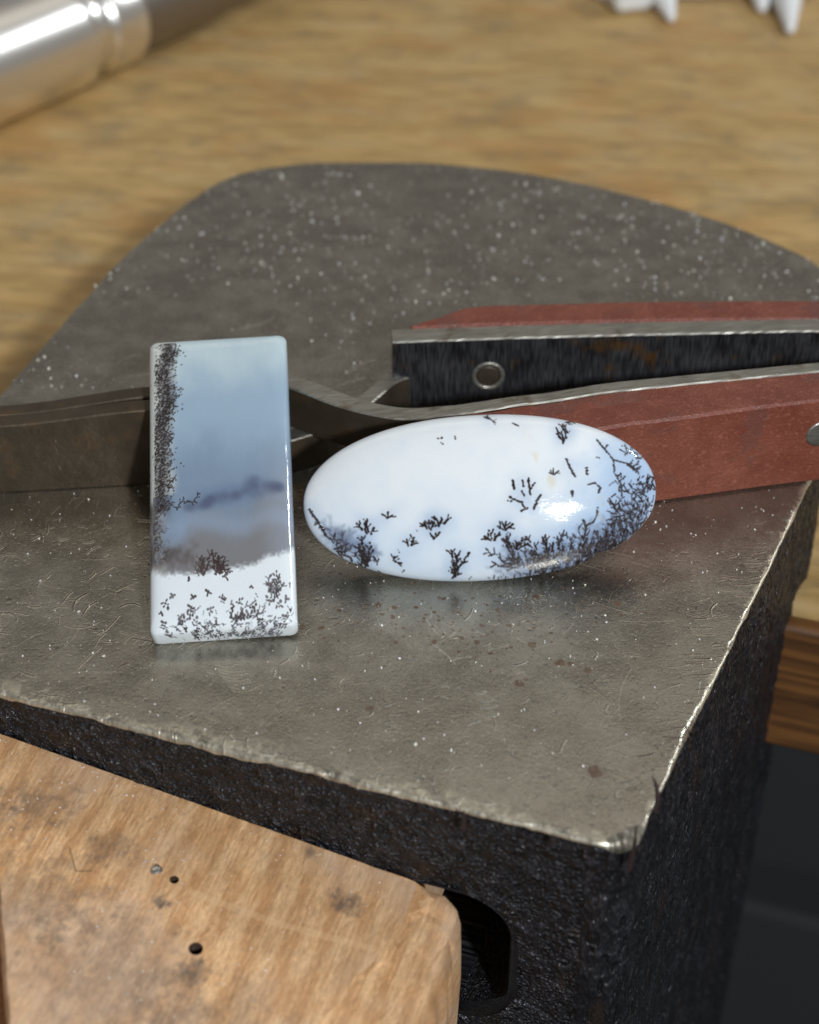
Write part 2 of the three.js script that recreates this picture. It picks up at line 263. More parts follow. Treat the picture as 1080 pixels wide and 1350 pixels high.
const pinColor = dataTex(1024, 1024, (i, j) => {
  const k = j * 1024 + i, x = i / 16, y = j / 16, h = pinW.H[i * 1024 + j];
  let c = mix3([186, 138, 92], [222, 180, 134], sm(0.15, 0.85, h)); const f = 0.92 + 0.16 * fbm(x * 0.5, y * 0.4 + 8, 4, 0.6); const fg = f * (0.86 + 0.28 * (0.5 * vn(x * 8, y * 2.2) + 0.5 * vn(x * 16, y * 7 + 40))); c = [c[0] * fg, c[1] * fg, c[2] * fg];
  c = mix3(c, [204, 174, 150], 0.6 * sm(0.36, 0.78, fbm(x * 0.1 + 60, y * 0.1, 5, 0.6) + 0.16 * sm(30, 44, y))); c = mix3(c, [188, 132, 78], 0.3 * sm(0.48, 0.78, fbm(x * 0.3 + 20, y * 0.22 + 90, 4)));
  const S = x - 20, W = y - 20; c = mix3(c, mix3([204, 174, 150], [226, 204, 186], vn(x * 1.6, y * 0.4) * 0.7 + 0.3 * vn(x * 5, y * 1.2)), 0.95 * sm(-0.35, 0.35, S - 46.0 + 0.31 * W + 1.2 * (fbm(x * 0.6, y * 0.6 + 33, 3) - 0.5)));   // paler wood past the ridge on the right
  const ragged = fbm(x * 0.9, y * 0.9, 4, 0.65);   // grime pressed into the grain
  for (const [s0, w0, q, d] of [[38, 5, 1.5, 0.6], [7, 6, 3, 0.4], [33, 1, 1, 0.5], [22, 11.4, 0.9, 0.8], [21, 20, 7, 0.28], [31, 22, 6, 0.25], [11, 15, 5, 0.28], [15, 8, 2, 0.4], [28, 17, 1.2, 0.4], [2, 10, 4, 0.3]]) { const l = Math.hypot(S - s0, (W - w0) * 1.2) / q; if (l < 1.6) c = mix3(c, [98, 82, 70], d * sm(1.5, 0.3, l + (ragged - 0.5) * 2.2) * (0.5 + 0.8 * vn(x * 4, y * 2.5))); }
  const a = pinPx[k * 4 + 3] / 255; return mix3(c, [pinPx[k * 4], pinPx[k * 4 + 1], pinPx[k * 4 + 2]], a);
}, true);
const pinBump = dataTex(1024, 1024, (i, j) => { const k = j * 1024 + i, x = i / 16, y = j / 16, a = pinPx[k * 4 + 3] / 255; return 90 + 70 * pinW.H[i * 1024 + j] + 60 * (fbm(x * 1.2, y * 1.2, 4, 0.6) - 0.5) - 60 * a * (pinPx[k * 4] < 110 ? 1 : -0.3); }, false);
const pinMat = new THREE.MeshStandardMaterial({ name: 'worn_beech', map: pinColor, bumpMap: pinBump, bumpScale: 0.00016, roughness: 0.75 });

const pin = thing('bench_pin', V(-15, -34, 50), 'worn tan wooden bench pin with drilled holes below the steel block', 'bench pin');
{
  const topY = (s, w) => -5.7 - 0.134 * (s + 1) - 0.1 * w;
  const edge = []; const line = (a, b) => { const n = Math.ceil(Math.hypot(b[0] - a[0], b[1] - a[1]) / 0.6); for (let i = 0; i < n; i++) edge.push([mix(a[0], b[0], i / n), mix(a[1], b[1], i / n)]); };
  line([-40, 0.1], [43.6, 0.1]); line([43.6, 0.1], [45.0, 0.35]); line([45.0, 0.35], [45.8, 1.2]); line([45.8, 1.2], [34.5, 38]); line([34.5, 38], [21, 38]); line([21, 38], [7.2, 15.5]); line([7.2, 15.5], [5.6, 15.5]); line([5.6, 15.5], [-8, 38]); line([-8, 38], [-40, 38]); line([-40, 38], [-40, 0.1]);
  const ne = edge.length, nrm = edge.map((_, i) => { const a = edge[(i + ne - 2) % ne], b = edge[(i + 2) % ne], l = Math.hypot(b[0] - a[0], b[1] - a[1]) || 1; return [(b[1] - a[1]) / l, -(b[0] - a[0]) / l]; });
  const right = (e) => sm(36, 45, e[0] + 0.3 * e[1]) ;
  const rows = []; const prof = [[-0.42, 0], [-0.2, -0.05], [-0.04, -0.16], [0.15, -0.35], [1.3, -0.9], [2.3, -1.8], [2.8, -3.8], [2.8, -7.5], [2.8, -12], [2.6, -20], [2.2, -27]];
  prof.forEach(([o, d], j) => rows.push(edge.map((e, i) => {
    const R = right(e), back = e[1] < 0.3 ? 1 : 0, q = o > 0 ? o * (0.2 + 0.8 * R) * (back ? 0 : 1 + 0.15 * Math.max(0, e[1] - 1) * R) : o * (0.5 + 0.9 * R) * (back ? 0.5 : 1), nz = j < 9 ? 0.9 * (fbm(e[0] * 0.9 + j * 0.3, e[1] * 0.9 + 3, 4, 0.6) - 0.5) * (0.3 + R) + (R > 0.5 && e[1] < 4 ? 0.5 * (vn(e[0] * 1.7 + j, e[1] * 1.7) - 0.5) : 0) : 0;
    const s = e[0] + nrm[i][0] * (q + (back ? Math.min(0, nz) : nz)), w = Math.max(0.12, e[1] + nrm[i][1] * (q + (back ? 0 : nz))); return F(s, topY(e[0], e[1]) + d + (j < 4 ? nz * 0.3 : 0), w); })));
  rows[0].forEach((p) => { const s = (p.x - FA.x) * FU.x + (p.z - FA.z) * FU.z, w = (p.x - FA.x) * FO.x + (p.z - FA.z) * FO.z; p.y = topY(s, w); });
  const side = strip(rows, true, () => [0, 0]);
  const sh = new THREE.Shape(rows[0].map((p) => new THREE.Vector2((p.x - FA.x) * FU.x + (p.z - FA.z) * FU.z, (p.x - FA.x) * FO.x + (p.z - FA.z) * FO.z)));
  const holes = [[22.2, 8.9, 0.45], [27.0, 14.8, 0.68]];
  for (const [s, w, q] of holes) { const h = new THREE.Path(); h.absellipse(s, w, q, q * 0.95, 0, 6.2832, true); sh.holes.push(h); }
  const tg = new THREE.ShapeGeometry(sh, 20), tp = tg.attributes.position; tg.deleteAttribute('normal');
  for (let i = 0; i < tp.count; i++) { const s = tp.getX(i), w = tp.getY(i), p = F(s, topY(s, w), w); tp.setXYZ(i, p.x, p.y, p.z); }
  const ix = tg.index.array; for (let i = 0; i < ix.length; i += 3) { const g = (n) => V(tp.getX(n), tp.getY(n), tp.getZ(n)), a = g(ix[i]); if (g(ix[i + 1]).sub(a).cross(g(ix[i + 2]).sub(a)).y < 0) { const t = ix[i + 1]; ix[i + 1] = ix[i + 2]; ix[i + 2] = t; } }
  tg.computeVertexNormals();
  const bores = holes.map(([s, w, q]) => strip([0, -0.3, -4.5, -4.5].map((d, k) => Array.from({ length: 20 }, (_, i) => { const a = i / 20 * 6.2832, z = k === 3 ? 0 : q; return F(s + Math.cos(a) * z, topY(s + Math.cos(a) * z, w + Math.sin(a) * z * 0.95) + d, w + Math.sin(a) * z * 0.95); })), true, () => [0, 0]));
  const planUV = (g) => setUV(g, (x, y, z, nx, ny, nz) => { const s = (x - FA.x) * FU.x + (z - FA.z) * FU.z, w = (x - FA.x) * FO.x + (z - FA.z) * FO.z; return ny > 0.75 ? [(s + 20) / 64, (w + 20) / 64] : [(s + 20 - y * 0.3) / 64, (w + 20 - (y - topY(s, w)) * 1.0) / 64]; });
  const body = toCreasedNormals(mergeGeometries([side, tg].map((g) => { g.deleteAttribute('uv'); return g; })), 0.5); put('wood_body', planUV(body), pinMat, pin);
  const boreShade = new THREE.MeshStandardMaterial({ name: 'bore_shade_wood', color: new THREE.Color(0.05, 0.026, 0.014), roughness: 0.9 });  // bores coloured dark to deepen the shade inside them
  bores.forEach((b) => put('drilled_hole', planUV(b), boreShade, pin, 'small dark drilled hole in the wood'));
  const chip = new THREE.IcosahedronGeometry(0.62, 2), cp = chip.attributes.position; for (let i = 0; i < cp.count; i++) { const f = 0.8 + 0.35 * fbm(cp.getX(i) * 2 + 5, cp.getZ(i) * 2 + cp.getY(i), 2); cp.setXYZ(i, cp.getX(i) * f, cp.getY(i) * f * 0.5, cp.getZ(i) * f); } chip.computeVertexNormals(); { const p = F(20.2, topY(20.2, 8.6) + 0.05, 8.6); chip.translate(p.x, p.y, p.z); }
  put('steel_chip', setUV(chip, (x, y, z) => [x / 32, z / 32]), new THREE.MeshStandardMaterial({ name: 'bright_chip', color: new THREE.Color(0.6, 0.58, 0.55), roughness: 0.25, metalness: 1 }), pin, 'small shiny steel chip pressed into the wood');
  // the tongue that runs into the slot
  const tongue = new RoundedBoxGeometry(50, 14, 20, 2, 1); tongue.applyMatrix4(new THREE.Matrix4().makeBasis(FU, V(0, 1, 0), FO).setPosition(F(17.8, -22.2, -10.5)));
  put('tongue', setUV(tongue, (x, y, z) => [(x + z * 0.3) / 64, (y * 0.6 + z) / 64]), pinMat, pin);
}

const benchW = woodTextures(9, { mm: 320, wave: 2.5, rings: 0.35, along: 0.14, across: 0.7, soft: 0.06 });
const benchColor = dataTex(1024, 1024, (i, j) => {
  const h = benchW.H[j * 1024 + i], x = i * 0.3125, y = j * 0.3125;
  let c = mix3([170, 137, 83], [196, 161, 104], sm(0.2, 0.8, h)); c = mix3(c, [176, 126, 70], 0.45 * sm(0.45, 0.8, fbm(x * 0.08 + 5, y * 0.13, 5, 0.6)));
  c = mix3(c, [112, 100, 82], 0.42 * sm(0.48, 0.85, fbm(x * 0.12 + 90, y * 0.17, 5, 0.65))); return mix3(c, [196, 172, 128], 0.4 * sm(0.5, 0.8, fbm(x * 0.08, y * 0.16 + 70, 4)));
}, true);
const benchBump = dataTex(1024, 1024, (i, j) => 255 * benchW.H[j * 1024 + i], false);
const benchMat = new THREE.MeshStandardMaterial({ name: 'oiled_bench_wood', map: benchColor, bumpMap: benchBump, bumpScale: 0.0004, roughness: 0.6 });
const BM = (depth, y, along = 0) => new THREE.Matrix4().makeBasis(FU, V(0, 1, 0), FO).setPosition(F(along, y, depth));
{
  const g = new RoundedBoxGeometry(1400, 23, 700, 4, 2.2); g.applyMatrix4(BM(-65.4 - 350, -22 - 11.5));
  setUV(g, (x, y, z) => { const s = (x - FA.x) * 0.985 + (z - FA.z) * 0.17, w = -(x - FA.x) * 0.17 + (z - FA.z) * 0.985; return [(s + 180) / 320, (w + y * 1.0) / 320]; });
  const benchTop = tag(put('bench_top', g, benchMat), 'golden brown wooden bench top with grey smudges', 'workbench', null, 'structure');
  const lipWood = dataTex(512, 512, (i, j) => { const x = i / 4, y = j / 4, h = 0.5 * vn(x * 0.12, y * 1.6) + 0.5 * fbm(x * 0.05, y * 0.5, 4); return mix3(mix3([72, 45, 23], [118, 78, 40], sm(0.2, 0.8, h)), [44, 28, 16], 0.6 * sm(0.55, 0.8, fbm(x * 0.08 + 30, y * 0.25, 4))); }, true);  // darker wood tones stand in for shade on the bench front
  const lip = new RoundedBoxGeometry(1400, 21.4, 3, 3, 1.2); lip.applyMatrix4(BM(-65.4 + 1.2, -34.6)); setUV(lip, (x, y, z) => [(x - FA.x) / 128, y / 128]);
  put('shaded_edge_strip', lip, new THREE.MeshStandardMaterial({ name: 'shade_toned_edge', map: lipWood, roughness: 0.5 }), benchTop, 'front edge coloured dark to stand in for shade');
  const dark = new THREE.MeshStandardMaterial({ name: 'dark_backing', color: new THREE.Color(0.02, 0.022, 0.024), roughness: 0.8 });  // added dark backing that keeps the space under the bench dark
  const backingGeo = new RoundedBoxGeometry(1300, 700, 560, 2, 4); backingGeo.applyMatrix4(BM(-65.4 - 170 - 280, -45.5 - 350));
  const backing = tag(put('added_dark_backing', backingGeo, dark), 'dark cabinet panel added below the bench top to stand in for shade', 'backing', null, 'structure');
  const panel = new RoundedBoxGeometry(1200, 420, 24, 2, 3); panel.applyMatrix4(BM(-65.4 - 170 + 6, -262 - 210));  // invented panel, added in front of the lower backing
  put('added_lower_panel', panel, new THREE.MeshStandardMaterial({ name: 'dark_lower_panel', color: new THREE.Color(0.02, 0.022, 0.024), roughness: 0.8 }), backing, 'added dark grey drawer front');
  const fl = new THREE.BoxGeometry(6000, 40, 6000); fl.translate(0, -780, 0);
  tag(put('floor', fl, new THREE.MeshStandardMaterial({ name: 'dark_floor', color: new THREE.Color(0.06, 0.058, 0.055), roughness: 0.8 })), 'dark workshop floor', 'floor', null, 'structure');
}

// ------------------------------------------------------------------ cross-locking tweezers
const steelTex = (seed, lo, hi, rustC, rustAt, streak, vert) => dataTex(512, 512, (i, j) => {
  const x = i / 16, y = j / 16, s = vert ? vn(x * 9 + seed, y * 0.7) : vn(x * 0.7, y * 9 + seed), s2 = vert ? vn(x * 16, y * 0.9 + seed) : vn(x * 0.9 + seed, y * 16), n = fbm(x * 0.5 + seed, y * 0.5, 4);
  let c = mix3(lo, hi, clamp(0.5 * n + streak * (s * 0.6 + s2 * 0.6) - streak * 0.35)); return mix3(c, rustC, 0.8 * sm(rustAt, rustAt + 0.2, fbm(x * 0.3 + seed * 3, y * 0.3 + 11, 4)));
}, true);
const streakBump = (vert) => dataTex(512, 512, (i, j) => { const x = i / 16, y = j / 16; return 128 + 110 * ((vert ? vn(x * 8, y * 0.6) : vn(x * 0.6, y * 8)) - 0.5) + 60 * ((vert ? vn(x * 15, y + 9) : vn(x + 9, y * 15)) - 0.5) + 50 * (fbm(x * 1.5, y * 1.5, 3) - 0.5); }, false);
const bumpM = dataTex(512, 512, (i, j) => 128 + 150 * (fbm(i * 0.06, j * 0.06, 5, 0.6) - 0.5), false);
const bumpV = streakBump(true), bumpL = streakBump(false);
const edgeSteel = new THREE.MeshStandardMaterial({ name: 'filed_steel', map: steelTex(2, [132, 128, 118], [196, 192, 182], [112, 98, 80], 0.68, 0.7, false), bumpMap: bumpL, bumpScale: 0.00006, roughness: 0.42, metalness: 0.85 });
const brownSteel = new THREE.MeshStandardMaterial({ name: 'browned_steel', map: steelTex(5, [76, 66, 54], [116, 103, 88], [104, 84, 62], 0.6, 0.08, true), bumpMap: bumpM, bumpScale: 0.00012, roughness: 0.45, metalness: 0.65 });
const blackSteel = new THREE.MeshStandardMaterial({ name: 'blackened_steel', map: steelTex(8, [24, 23, 24], [112, 112, 116], [104, 70, 38], 0.6, 0.8, true), bumpMap: bumpV, bumpScale: 0.00007, roughness: 0.38, metalness: 0.55 });
const fibreBase = (seed) => dataTex(512, 512, (i, j) => { const x = i / 16, y = j / 16, n = fbm(x * 0.35 + seed, y * 0.35, 4), f = vn(x * 6, y * 14) * 0.5 + vn(x * 14, y * 14) * 0.5; let c = mix3([108, 51, 36], [134, 75, 56], clamp(n + (f - 0.5) * 0.7)); c = mix3(c, [168, 106, 92], 0.4 * sm(0.72, 0.86, vn(x * 3.2, y * 5 + 4))); return mix3(c, [98, 66, 62], 0.4 * sm(0.6, 0.75, fbm(x * 0.22 + 50, y * 0.3, 4))); }, true);
const fibreMat = new THREE.MeshStandardMaterial({ name: 'red_vulcanised_fibre', map: fibreBase(3), bumpMap: dataTex(512, 512, (i, j) => 255 * (0.5 * vn(i * 0.4, j * 0.9) + 0.5 * fbm(i * 0.08, j * 0.08, 3)), false), bumpScale: 0.00012, roughness: 0.5 });

function curveStations(ctrl, step) {                           // control rows: x, z, y0, y1, thickness; steps in length
  const c = new THREE.CatmullRomCurve3(ctrl.map((k) => V(k[0], 0, k[1])), false, 'centripetal'), n = ctrl.length - 1, out = [];
  for (let k = 0; k < n; k++) { const len = Math.hypot(ctrl[k + 1][0] - ctrl[k][0], ctrl[k + 1][1] - ctrl[k][1]), m = Math.max(1, Math.ceil(len / step)); for (let i = 0; i < m + (k === n - 1 ? 1 : 0); i++) { const f = i / m, t = (k + f) / n, p = c.getPoint(t), d = c.getTangent(t), g = f * f * (3 - 2 * f); out.push({ p, d, y0: mix(ctrl[k][2], ctrl[k + 1][2], g), y1: mix(ctrl[k][3], ctrl[k + 1][3], g), t: mix(ctrl[k][4], ctrl[k + 1][4], g), f: ctrl[k][5] ?? 0 }); } }
  return out;
}
function bar(stations, ch, wobble = 0) {                       // returns faces sorted as [edge faces, side faces of kind 0, of kind 1]
  const sect = stations.map((q, n) => { const nx = -q.d.z, nz = q.d.x, h = q.t / 2, c = Math.min(ch, h * 0.8), wo = wobble * (fbm(n * 0.35, 4, 3) - 0.5); const P = (o, y) => V(q.p.x + nx * o, y, q.p.z + nz * o); const a = q.y0, b = q.y1 + wo; return [P(-h + c, b), P(h - c, b), P(h, b - c), P(h, a + c), P(h - c, a), P(-h + c, a), P(-h, a + c), P(-h, b - c)]; });
  const lists = [[], [], []]; let run = 0;
  const tri = (l, a, b, c) => l.push(a, b, c);
  for (let k = 0; k + 1 < sect.length; k++) { const L = stations[k].p.distanceTo(stations[k + 1].p);
    for (let e = 0; e < 8; e++) { const l = e === 2 || e === 6 ? lists[1 + stations[k].f] : lists[stations[k].p.x < -15.6 ? 1 : 0], A = [sect[k][e], run], B = [sect[k][(e + 1) % 8], run], C = [sect[k + 1][e], run + L], D = [sect[k + 1][(e + 1) % 8], run + L]; const vv = e === 2 || e === 6 ? (p) => p.y : (p) => (p.x * 0.2 + p.z) ; for (const t of [[A, B, C], [B, D, C]]) for (const [p, u] of t) l.push([p, u, vv(p)]); }
    run += L; }
  for (const [s, flip] of [[sect[0], true], [sect[sect.length - 1], false]]) { const l = lists[1 + stations[flip ? 0 : stations.length - 1].f]; for (let e = 1; e < 7; e++) { const t = flip ? [s[0], s[e + 1], s[e]] : [s[0], s[e], s[e + 1]]; for (const p of t) l.push([p, p.x + p.z, p.y]); } }
  const pos = [], uv = []; const g = new THREE.BufferGeometry(); let at = 0;
  lists.forEach((l, i) => { if (!l.length) return; for (const [p, u, v] of l) { pos.push(p.x, p.y, p.z); uv.push(u / 32, v / 32); } g.addGroup(at, l.length, i); at += l.length; });
  g.setAttribute('position', new THREE.Float32BufferAttribute(pos, 3)); g.setAttribute('uv', new THREE.Float32BufferAttribute(uv, 2));
  return toCreasedNormals(g, 0.45);
}
const tweezers = thing('cross_lock_tweezers', V(0, 0, -10), 'cross locking steel tweezers with red fibre grips lying on the steel block', 'tweezers');
{
  const mats = [edgeSteel, brownSteel, blackSteel];
  // arm whose handle is the near one: passes over to the far side at the crossing (upper half there)
  const armF = [[-72, -5.0, 0.6, 7.6, 1.6], [-46, -7.0, 0.1, 9.2, 2.1], [-30, -9.3, 0.1, 10.2, 2.2], [-20, -11.0, 0.1, 10.3, 2.2], [-15.5, -11.7, 4.7, 10.3, 2.3], [-13.5, -11.1, 4.7, 10.3, 2.5], [-11, -9.7, 4.7, 10.3, 2.6], [-8.6, -8.1, 4.7, 10.25, 2.6], [-6, -6.7, 4.7, 10.2, 2.5], [-3.4, -5.6, 4.6, 10.2, 2.4], [-1, -5.0, 0.2, 10.2, 2.4], [1, -4.9, 0.1, 10.25, 2.3], [4.5, -5.2, 0.1, 10.45, 2.0], [13.6, -6.6, 0.1, 11.0, 1.9], [24.8, -8.45, 0.1, 11.65, 1.9], [46.8, -12.1, 0.1, 11.7, 1.9], [75, -16.6, 0.1, 11.7, 1.9], [98, -19.4, 0.1, 11.7, 1.9]];
  put('arm', bar(curveStations(armF, 0.8), 0.16, 0.04), mats, tweezers);
  const armB = [[-72, -3.2, 0.6, 7.6, 1.6], [-46, -4.75, 0.0, 9.3, 2.2], [-30, -6.4, 0.0, 10.3, 2.3], [-20, -7.3, 0.0, 10.4, 2.3], [-16.6, -7.6, 0.0, 10.2, 2.3], [-15.4, -7.9, 0.0, 4.6, 2.3], [-13.5, -8.8, 0.0, 4.6, 2.3], [-9.8, -11.0, 0.0, 4.6, 2.3], [-6.4, -14.4, 0.0, 4.6, 2.2], [-4.2, -17.6, 0.0, 4.6, 2.1], [-2.2, -20.4, 0.0, 4.6, 2.0], [0.5, -22.3, 0.0, 4.5, 1.9]];
  const handleB = [[-2.1, -22.15, 0.0, 9.6, 2.9, 1], [4, -22.5, 0.0, 9.65, 2.9, 1], [14.6, -23.0, 0.0, 9.75, 2.9, 1], [30, -23.5, 0.0, 9.9, 2.9, 1], [49.5, -24.0, 0.0, 10, 2.8, 1], [75, -23.6, 0.0, 10.2, 2.4, 1], [98, -21.4, 0.0, 10.4, 2.1, 1]];
  const barB = bar(curveStations(armB, 0.5), 0.16, 0.04), barH = bar(curveStations(handleB, 0.8), 0.16, 0.04), farArm = mergeGeometries([barB, barH]);
  for (const q of barB.groups) farArm.addGroup(q.start, q.count, q.materialIndex);
  for (const q of barH.groups) farArm.addGroup(q.start + barB.attributes.position.count, q.count, q.materialIndex);
  put('arm', farArm, mats, tweezers);
  // red grips
  const gF = [[1.9, -3.15, 0.6, 10.2, 0.6], [4, -2.4, 0.3, 10.35, 3.0], [8, -2.1, 0.1, 10.6, 5.2], [13.6, -2.25, 0.05, 10.95, 6.6], [24.8, -4.3, 0.05, 11.6, 6.45], [46.8, -8.45, 0.05, 11.65, 5.6], [75, -13.0, 0.05, 11.65, 5.2], [94, -16.0, 0.05, 11.5, 4.6]];
  put('grip', bar(curveStations(gF, 0.8), 0.3, 0.03), [fibreMat, fibreMat, fibreMat], tweezers, 'near red fibre grip');
  const gB = [[0.2, -24.4, 1.0, 9.55, 0.8], [3, -25.2, 0.4, 9.6, 2.0], [7.5, -26.6, 0.1, 9.7, 4.3], [10, -26.9, 0.1, 9.72, 4.6], [15, -27.1, 0.1, 9.75, 4.65], [30, -27.5, 0.1, 9.95, 4.6], [50, -27.7, 0.1, 9.95, 4.5], [75, -27.2, 0.1, 10.1, 4.3], [94, -24.4, 0.1, 10.2, 4.0]];
  put('grip', bar(curveStations(gB, 0.8), 0.35, 0.03), [fibreMat, fibreMat, fibreMat], tweezers, 'far red fibre grip');
  const rivet = (p, dir, r, ring) => { const prof = ring ? [[r * 0.7, -0.2], [r * 0.7, 0.04], [r * 0.76, 0.18], [r * 0.84, 0.22], [r * 0.94, 0.18], [r, 0.06], [r, -0.4]] : [[0, 0.16], [r * 0.8, 0.14], [r * 0.95, 0.08], [r, -0.4]]; const g = new THREE.LatheGeometry(prof.map(([a, b]) => new THREE.Vector2(a, b)), 40); g.applyQuaternion(new THREE.Quaternion().setFromUnitVectors(V(0, 1, 0), dir.clone().normalize())); g.translate(p.x, p.y, p.z); return setUV(g, (x, y) => [x / 32, y / 32]); };
  const ring = put('rivet', rivet(V(9.6, 4.4, -21.32), V(0.03, 0, 1), 2.05, true), edgeSteel, tweezers, 'grey rivet ring on the black inner face');
  put('rivet_face', rivet(V(9.6, 4.4, -21.36), V(0.03, 0, 1), 1.45, false), brownSteel, ring, 'dark face inside the rivet ring', tweezers.position.clone().divideScalar(M));
  put('rivet', rivet(V(46.6, 6.9, -5.6), V(0.19, 0, 1), 1.75, false), edgeSteel, tweezers, 'pale rivet head in the near red grip');
}

// ------------------------------------------------------------------ stones
function lump(g, r, x, y, q, a, col) { g.fillStyle = col; g.beginPath(); g.ellipse(x, y, q * mix(0.8, 1.5, r()), q * mix(0.55, 0.9, r()), a + (r() - 0.5), 0, 6.3); g.fill(); }
function fern(g, r, x, y, a, len, w, depth, col) {             // a mineral frond: a lumpy stem with twigs left and right that shorten to the tip
  const step = w * 0.8, n = Math.max(2, Math.round(len / step)); let cx = x, cy = y, ang = a, side = r() < 0.5 ? 1 : -1, next = 2;
  for (let i = 0; i < n; i++) {
    const t = i / n; ang += (r() - 0.5) * 0.3; cx += Math.cos(ang) * step; cy += Math.sin(ang) * step;
    lump(g, r, cx, cy, w * mix(0.5, 0.34, t) * mix(0.8, 1.25, r()), ang, col);
    if (depth > 0 && i >= next) { side = -side; next = i + mix(1.1, 2.3, r()); const l = Math.min(len * 0.5, (len * 0.26 * (1 - t) + 1.7 * w) * mix(0.5, 1.25, r())); fern(g, r, cx, cy, ang + side * mix(0.55, 1.05, r()), l, w * 0.88, depth - 1, col); }
  }
  for (let k = 0; k < 2; k++) lump(g, r, cx + (r() - 0.5) * w, cy + (r() - 0.5) * w, w * mix(0.4, 0.62, r()), ang, col);
}
function lobe(g, r, x, y, a, l, w, col) {                      // one stubby grain, ragged at the edge
  const n = Math.max(2, Math.round(l / (w * 0.6))), b = (r() - 0.5) * 0.5;
  for (let i = 0; i < n; i++) { const t = i / (n - 1) - 0.5, aa = a + b * t; lump(g, r, x + Math.cos(aa) * l * t + (r() - 0.5) * w * 0.25, y + Math.sin(aa) * l * t + (r() - 0.5) * w * 0.25, w * mix(0.36, 0.56, r()), a, col); }
}
function spray(g, r, x, y, a, R, n, w, col, fan = 1.9) {       // grains radiating from a root, mostly not quite joined
  for (let i = 0; i < n; i++) {
    const q = a + (n > 1 ? i / (n - 1) - 0.5 : 0) * fan + (r() - 0.5) * 0.3, d1 = R * mix(0.6, 1, r());
    for (let d = R * mix(0.05, 0.3, r()); d < d1; ) { const l = w * mix(1.4, 3.2, r()), side = (r() - 0.5) * w * 1.1; const lx = x + Math.cos(q) * (d + l / 2) - Math.sin(q) * side, ly = y + Math.sin(q) * (d + l / 2) + Math.cos(q) * side; lobe(g, r, lx, ly, q + (r() - 0.5) * 0.9, l, w * mix(0.8, 1.25, r()), col); for (const sg of [-1, 1]) if (r() < 0.5) lobe(g, r, lx + Math.cos(q + sg * 0.9) * w * 1.2, ly + Math.sin(q + sg * 0.9) * w * 1.2, q + sg * 0.8, w * mix(1, 1.9, r()), w * 0.8, col); d += l * mix(0.75, 1.5, r()); }
  }
}
function flecks(g, r, n, where, l0, l1, w, cols) { for (let i = 0; i < n; i++) { const [x, y, a] = where(); lobe(g, r, x, y, a, mix(l0, l1, r()), w * mix(0.7, 1.15, r()), cols[Math.floor(r() * cols.length)]); } }
function clover(g, r, x, y, size, w, col) { const n = Math.max(2, Math.round(size / 7)), a0 = r() * 6.28; for (let i = 0; i < n; i++) { const a = a0 + i * 2.4, d = size * 0.42 * Math.sqrt((i + 0.3) / n); lump(g, r, x + Math.cos(a) * d, y + Math.sin(a) * d * 1.1, w * mix(0.5, 0.85, r()), a, col); } }
function blurred(g, rad) {                                     // colour and coverage of a layer that lies deeper in the stone, softened
  const w = g.canvas.width, h = g.canvas.height, p = pixels(g), out = [0, 1, 2, 3].map(() => new Float32Array(w * h));
  for (let k = 0; k < w * h; k++) { const a = p[4 * k + 3] / 255; out[3][k] = a; for (let c = 0; c < 3; c++) out[c][k] = p[4 * k + c] * a; }
  const tmp = new Float32Array(w * h);
  for (let pass = 0; pass < 2; pass++) for (const f of out) {
    for (let j = 0; j < h; j++) { let s = 0; const o = j * w; for (let i = -rad; i < w; i++) { if (i + rad < w) s += f[o + i + rad]; if (i - rad - 1 >= 0) s -= f[o + i - rad - 1]; if (i >= 0) tmp[o + i] = s / (2 * rad + 1); } }
    for (let i = 0; i < w; i++) { let s = 0; for (let j = -rad; j < h; j++) { if (j + rad < h) s += tmp[(j + rad) * w + i]; if (j - rad - 1 >= 0) s -= tmp[(j - rad - 1) * w + i]; if (j >= 0) f[j * w + i] = s / (2 * rad + 1); } }
  }
  return (k) => { const a = out[3][k]; return a < 0.002 ? [0, 0, 0, 0] : [out[0][k] / a, out[1][k] / a, out[2][k] / a, a]; };
}

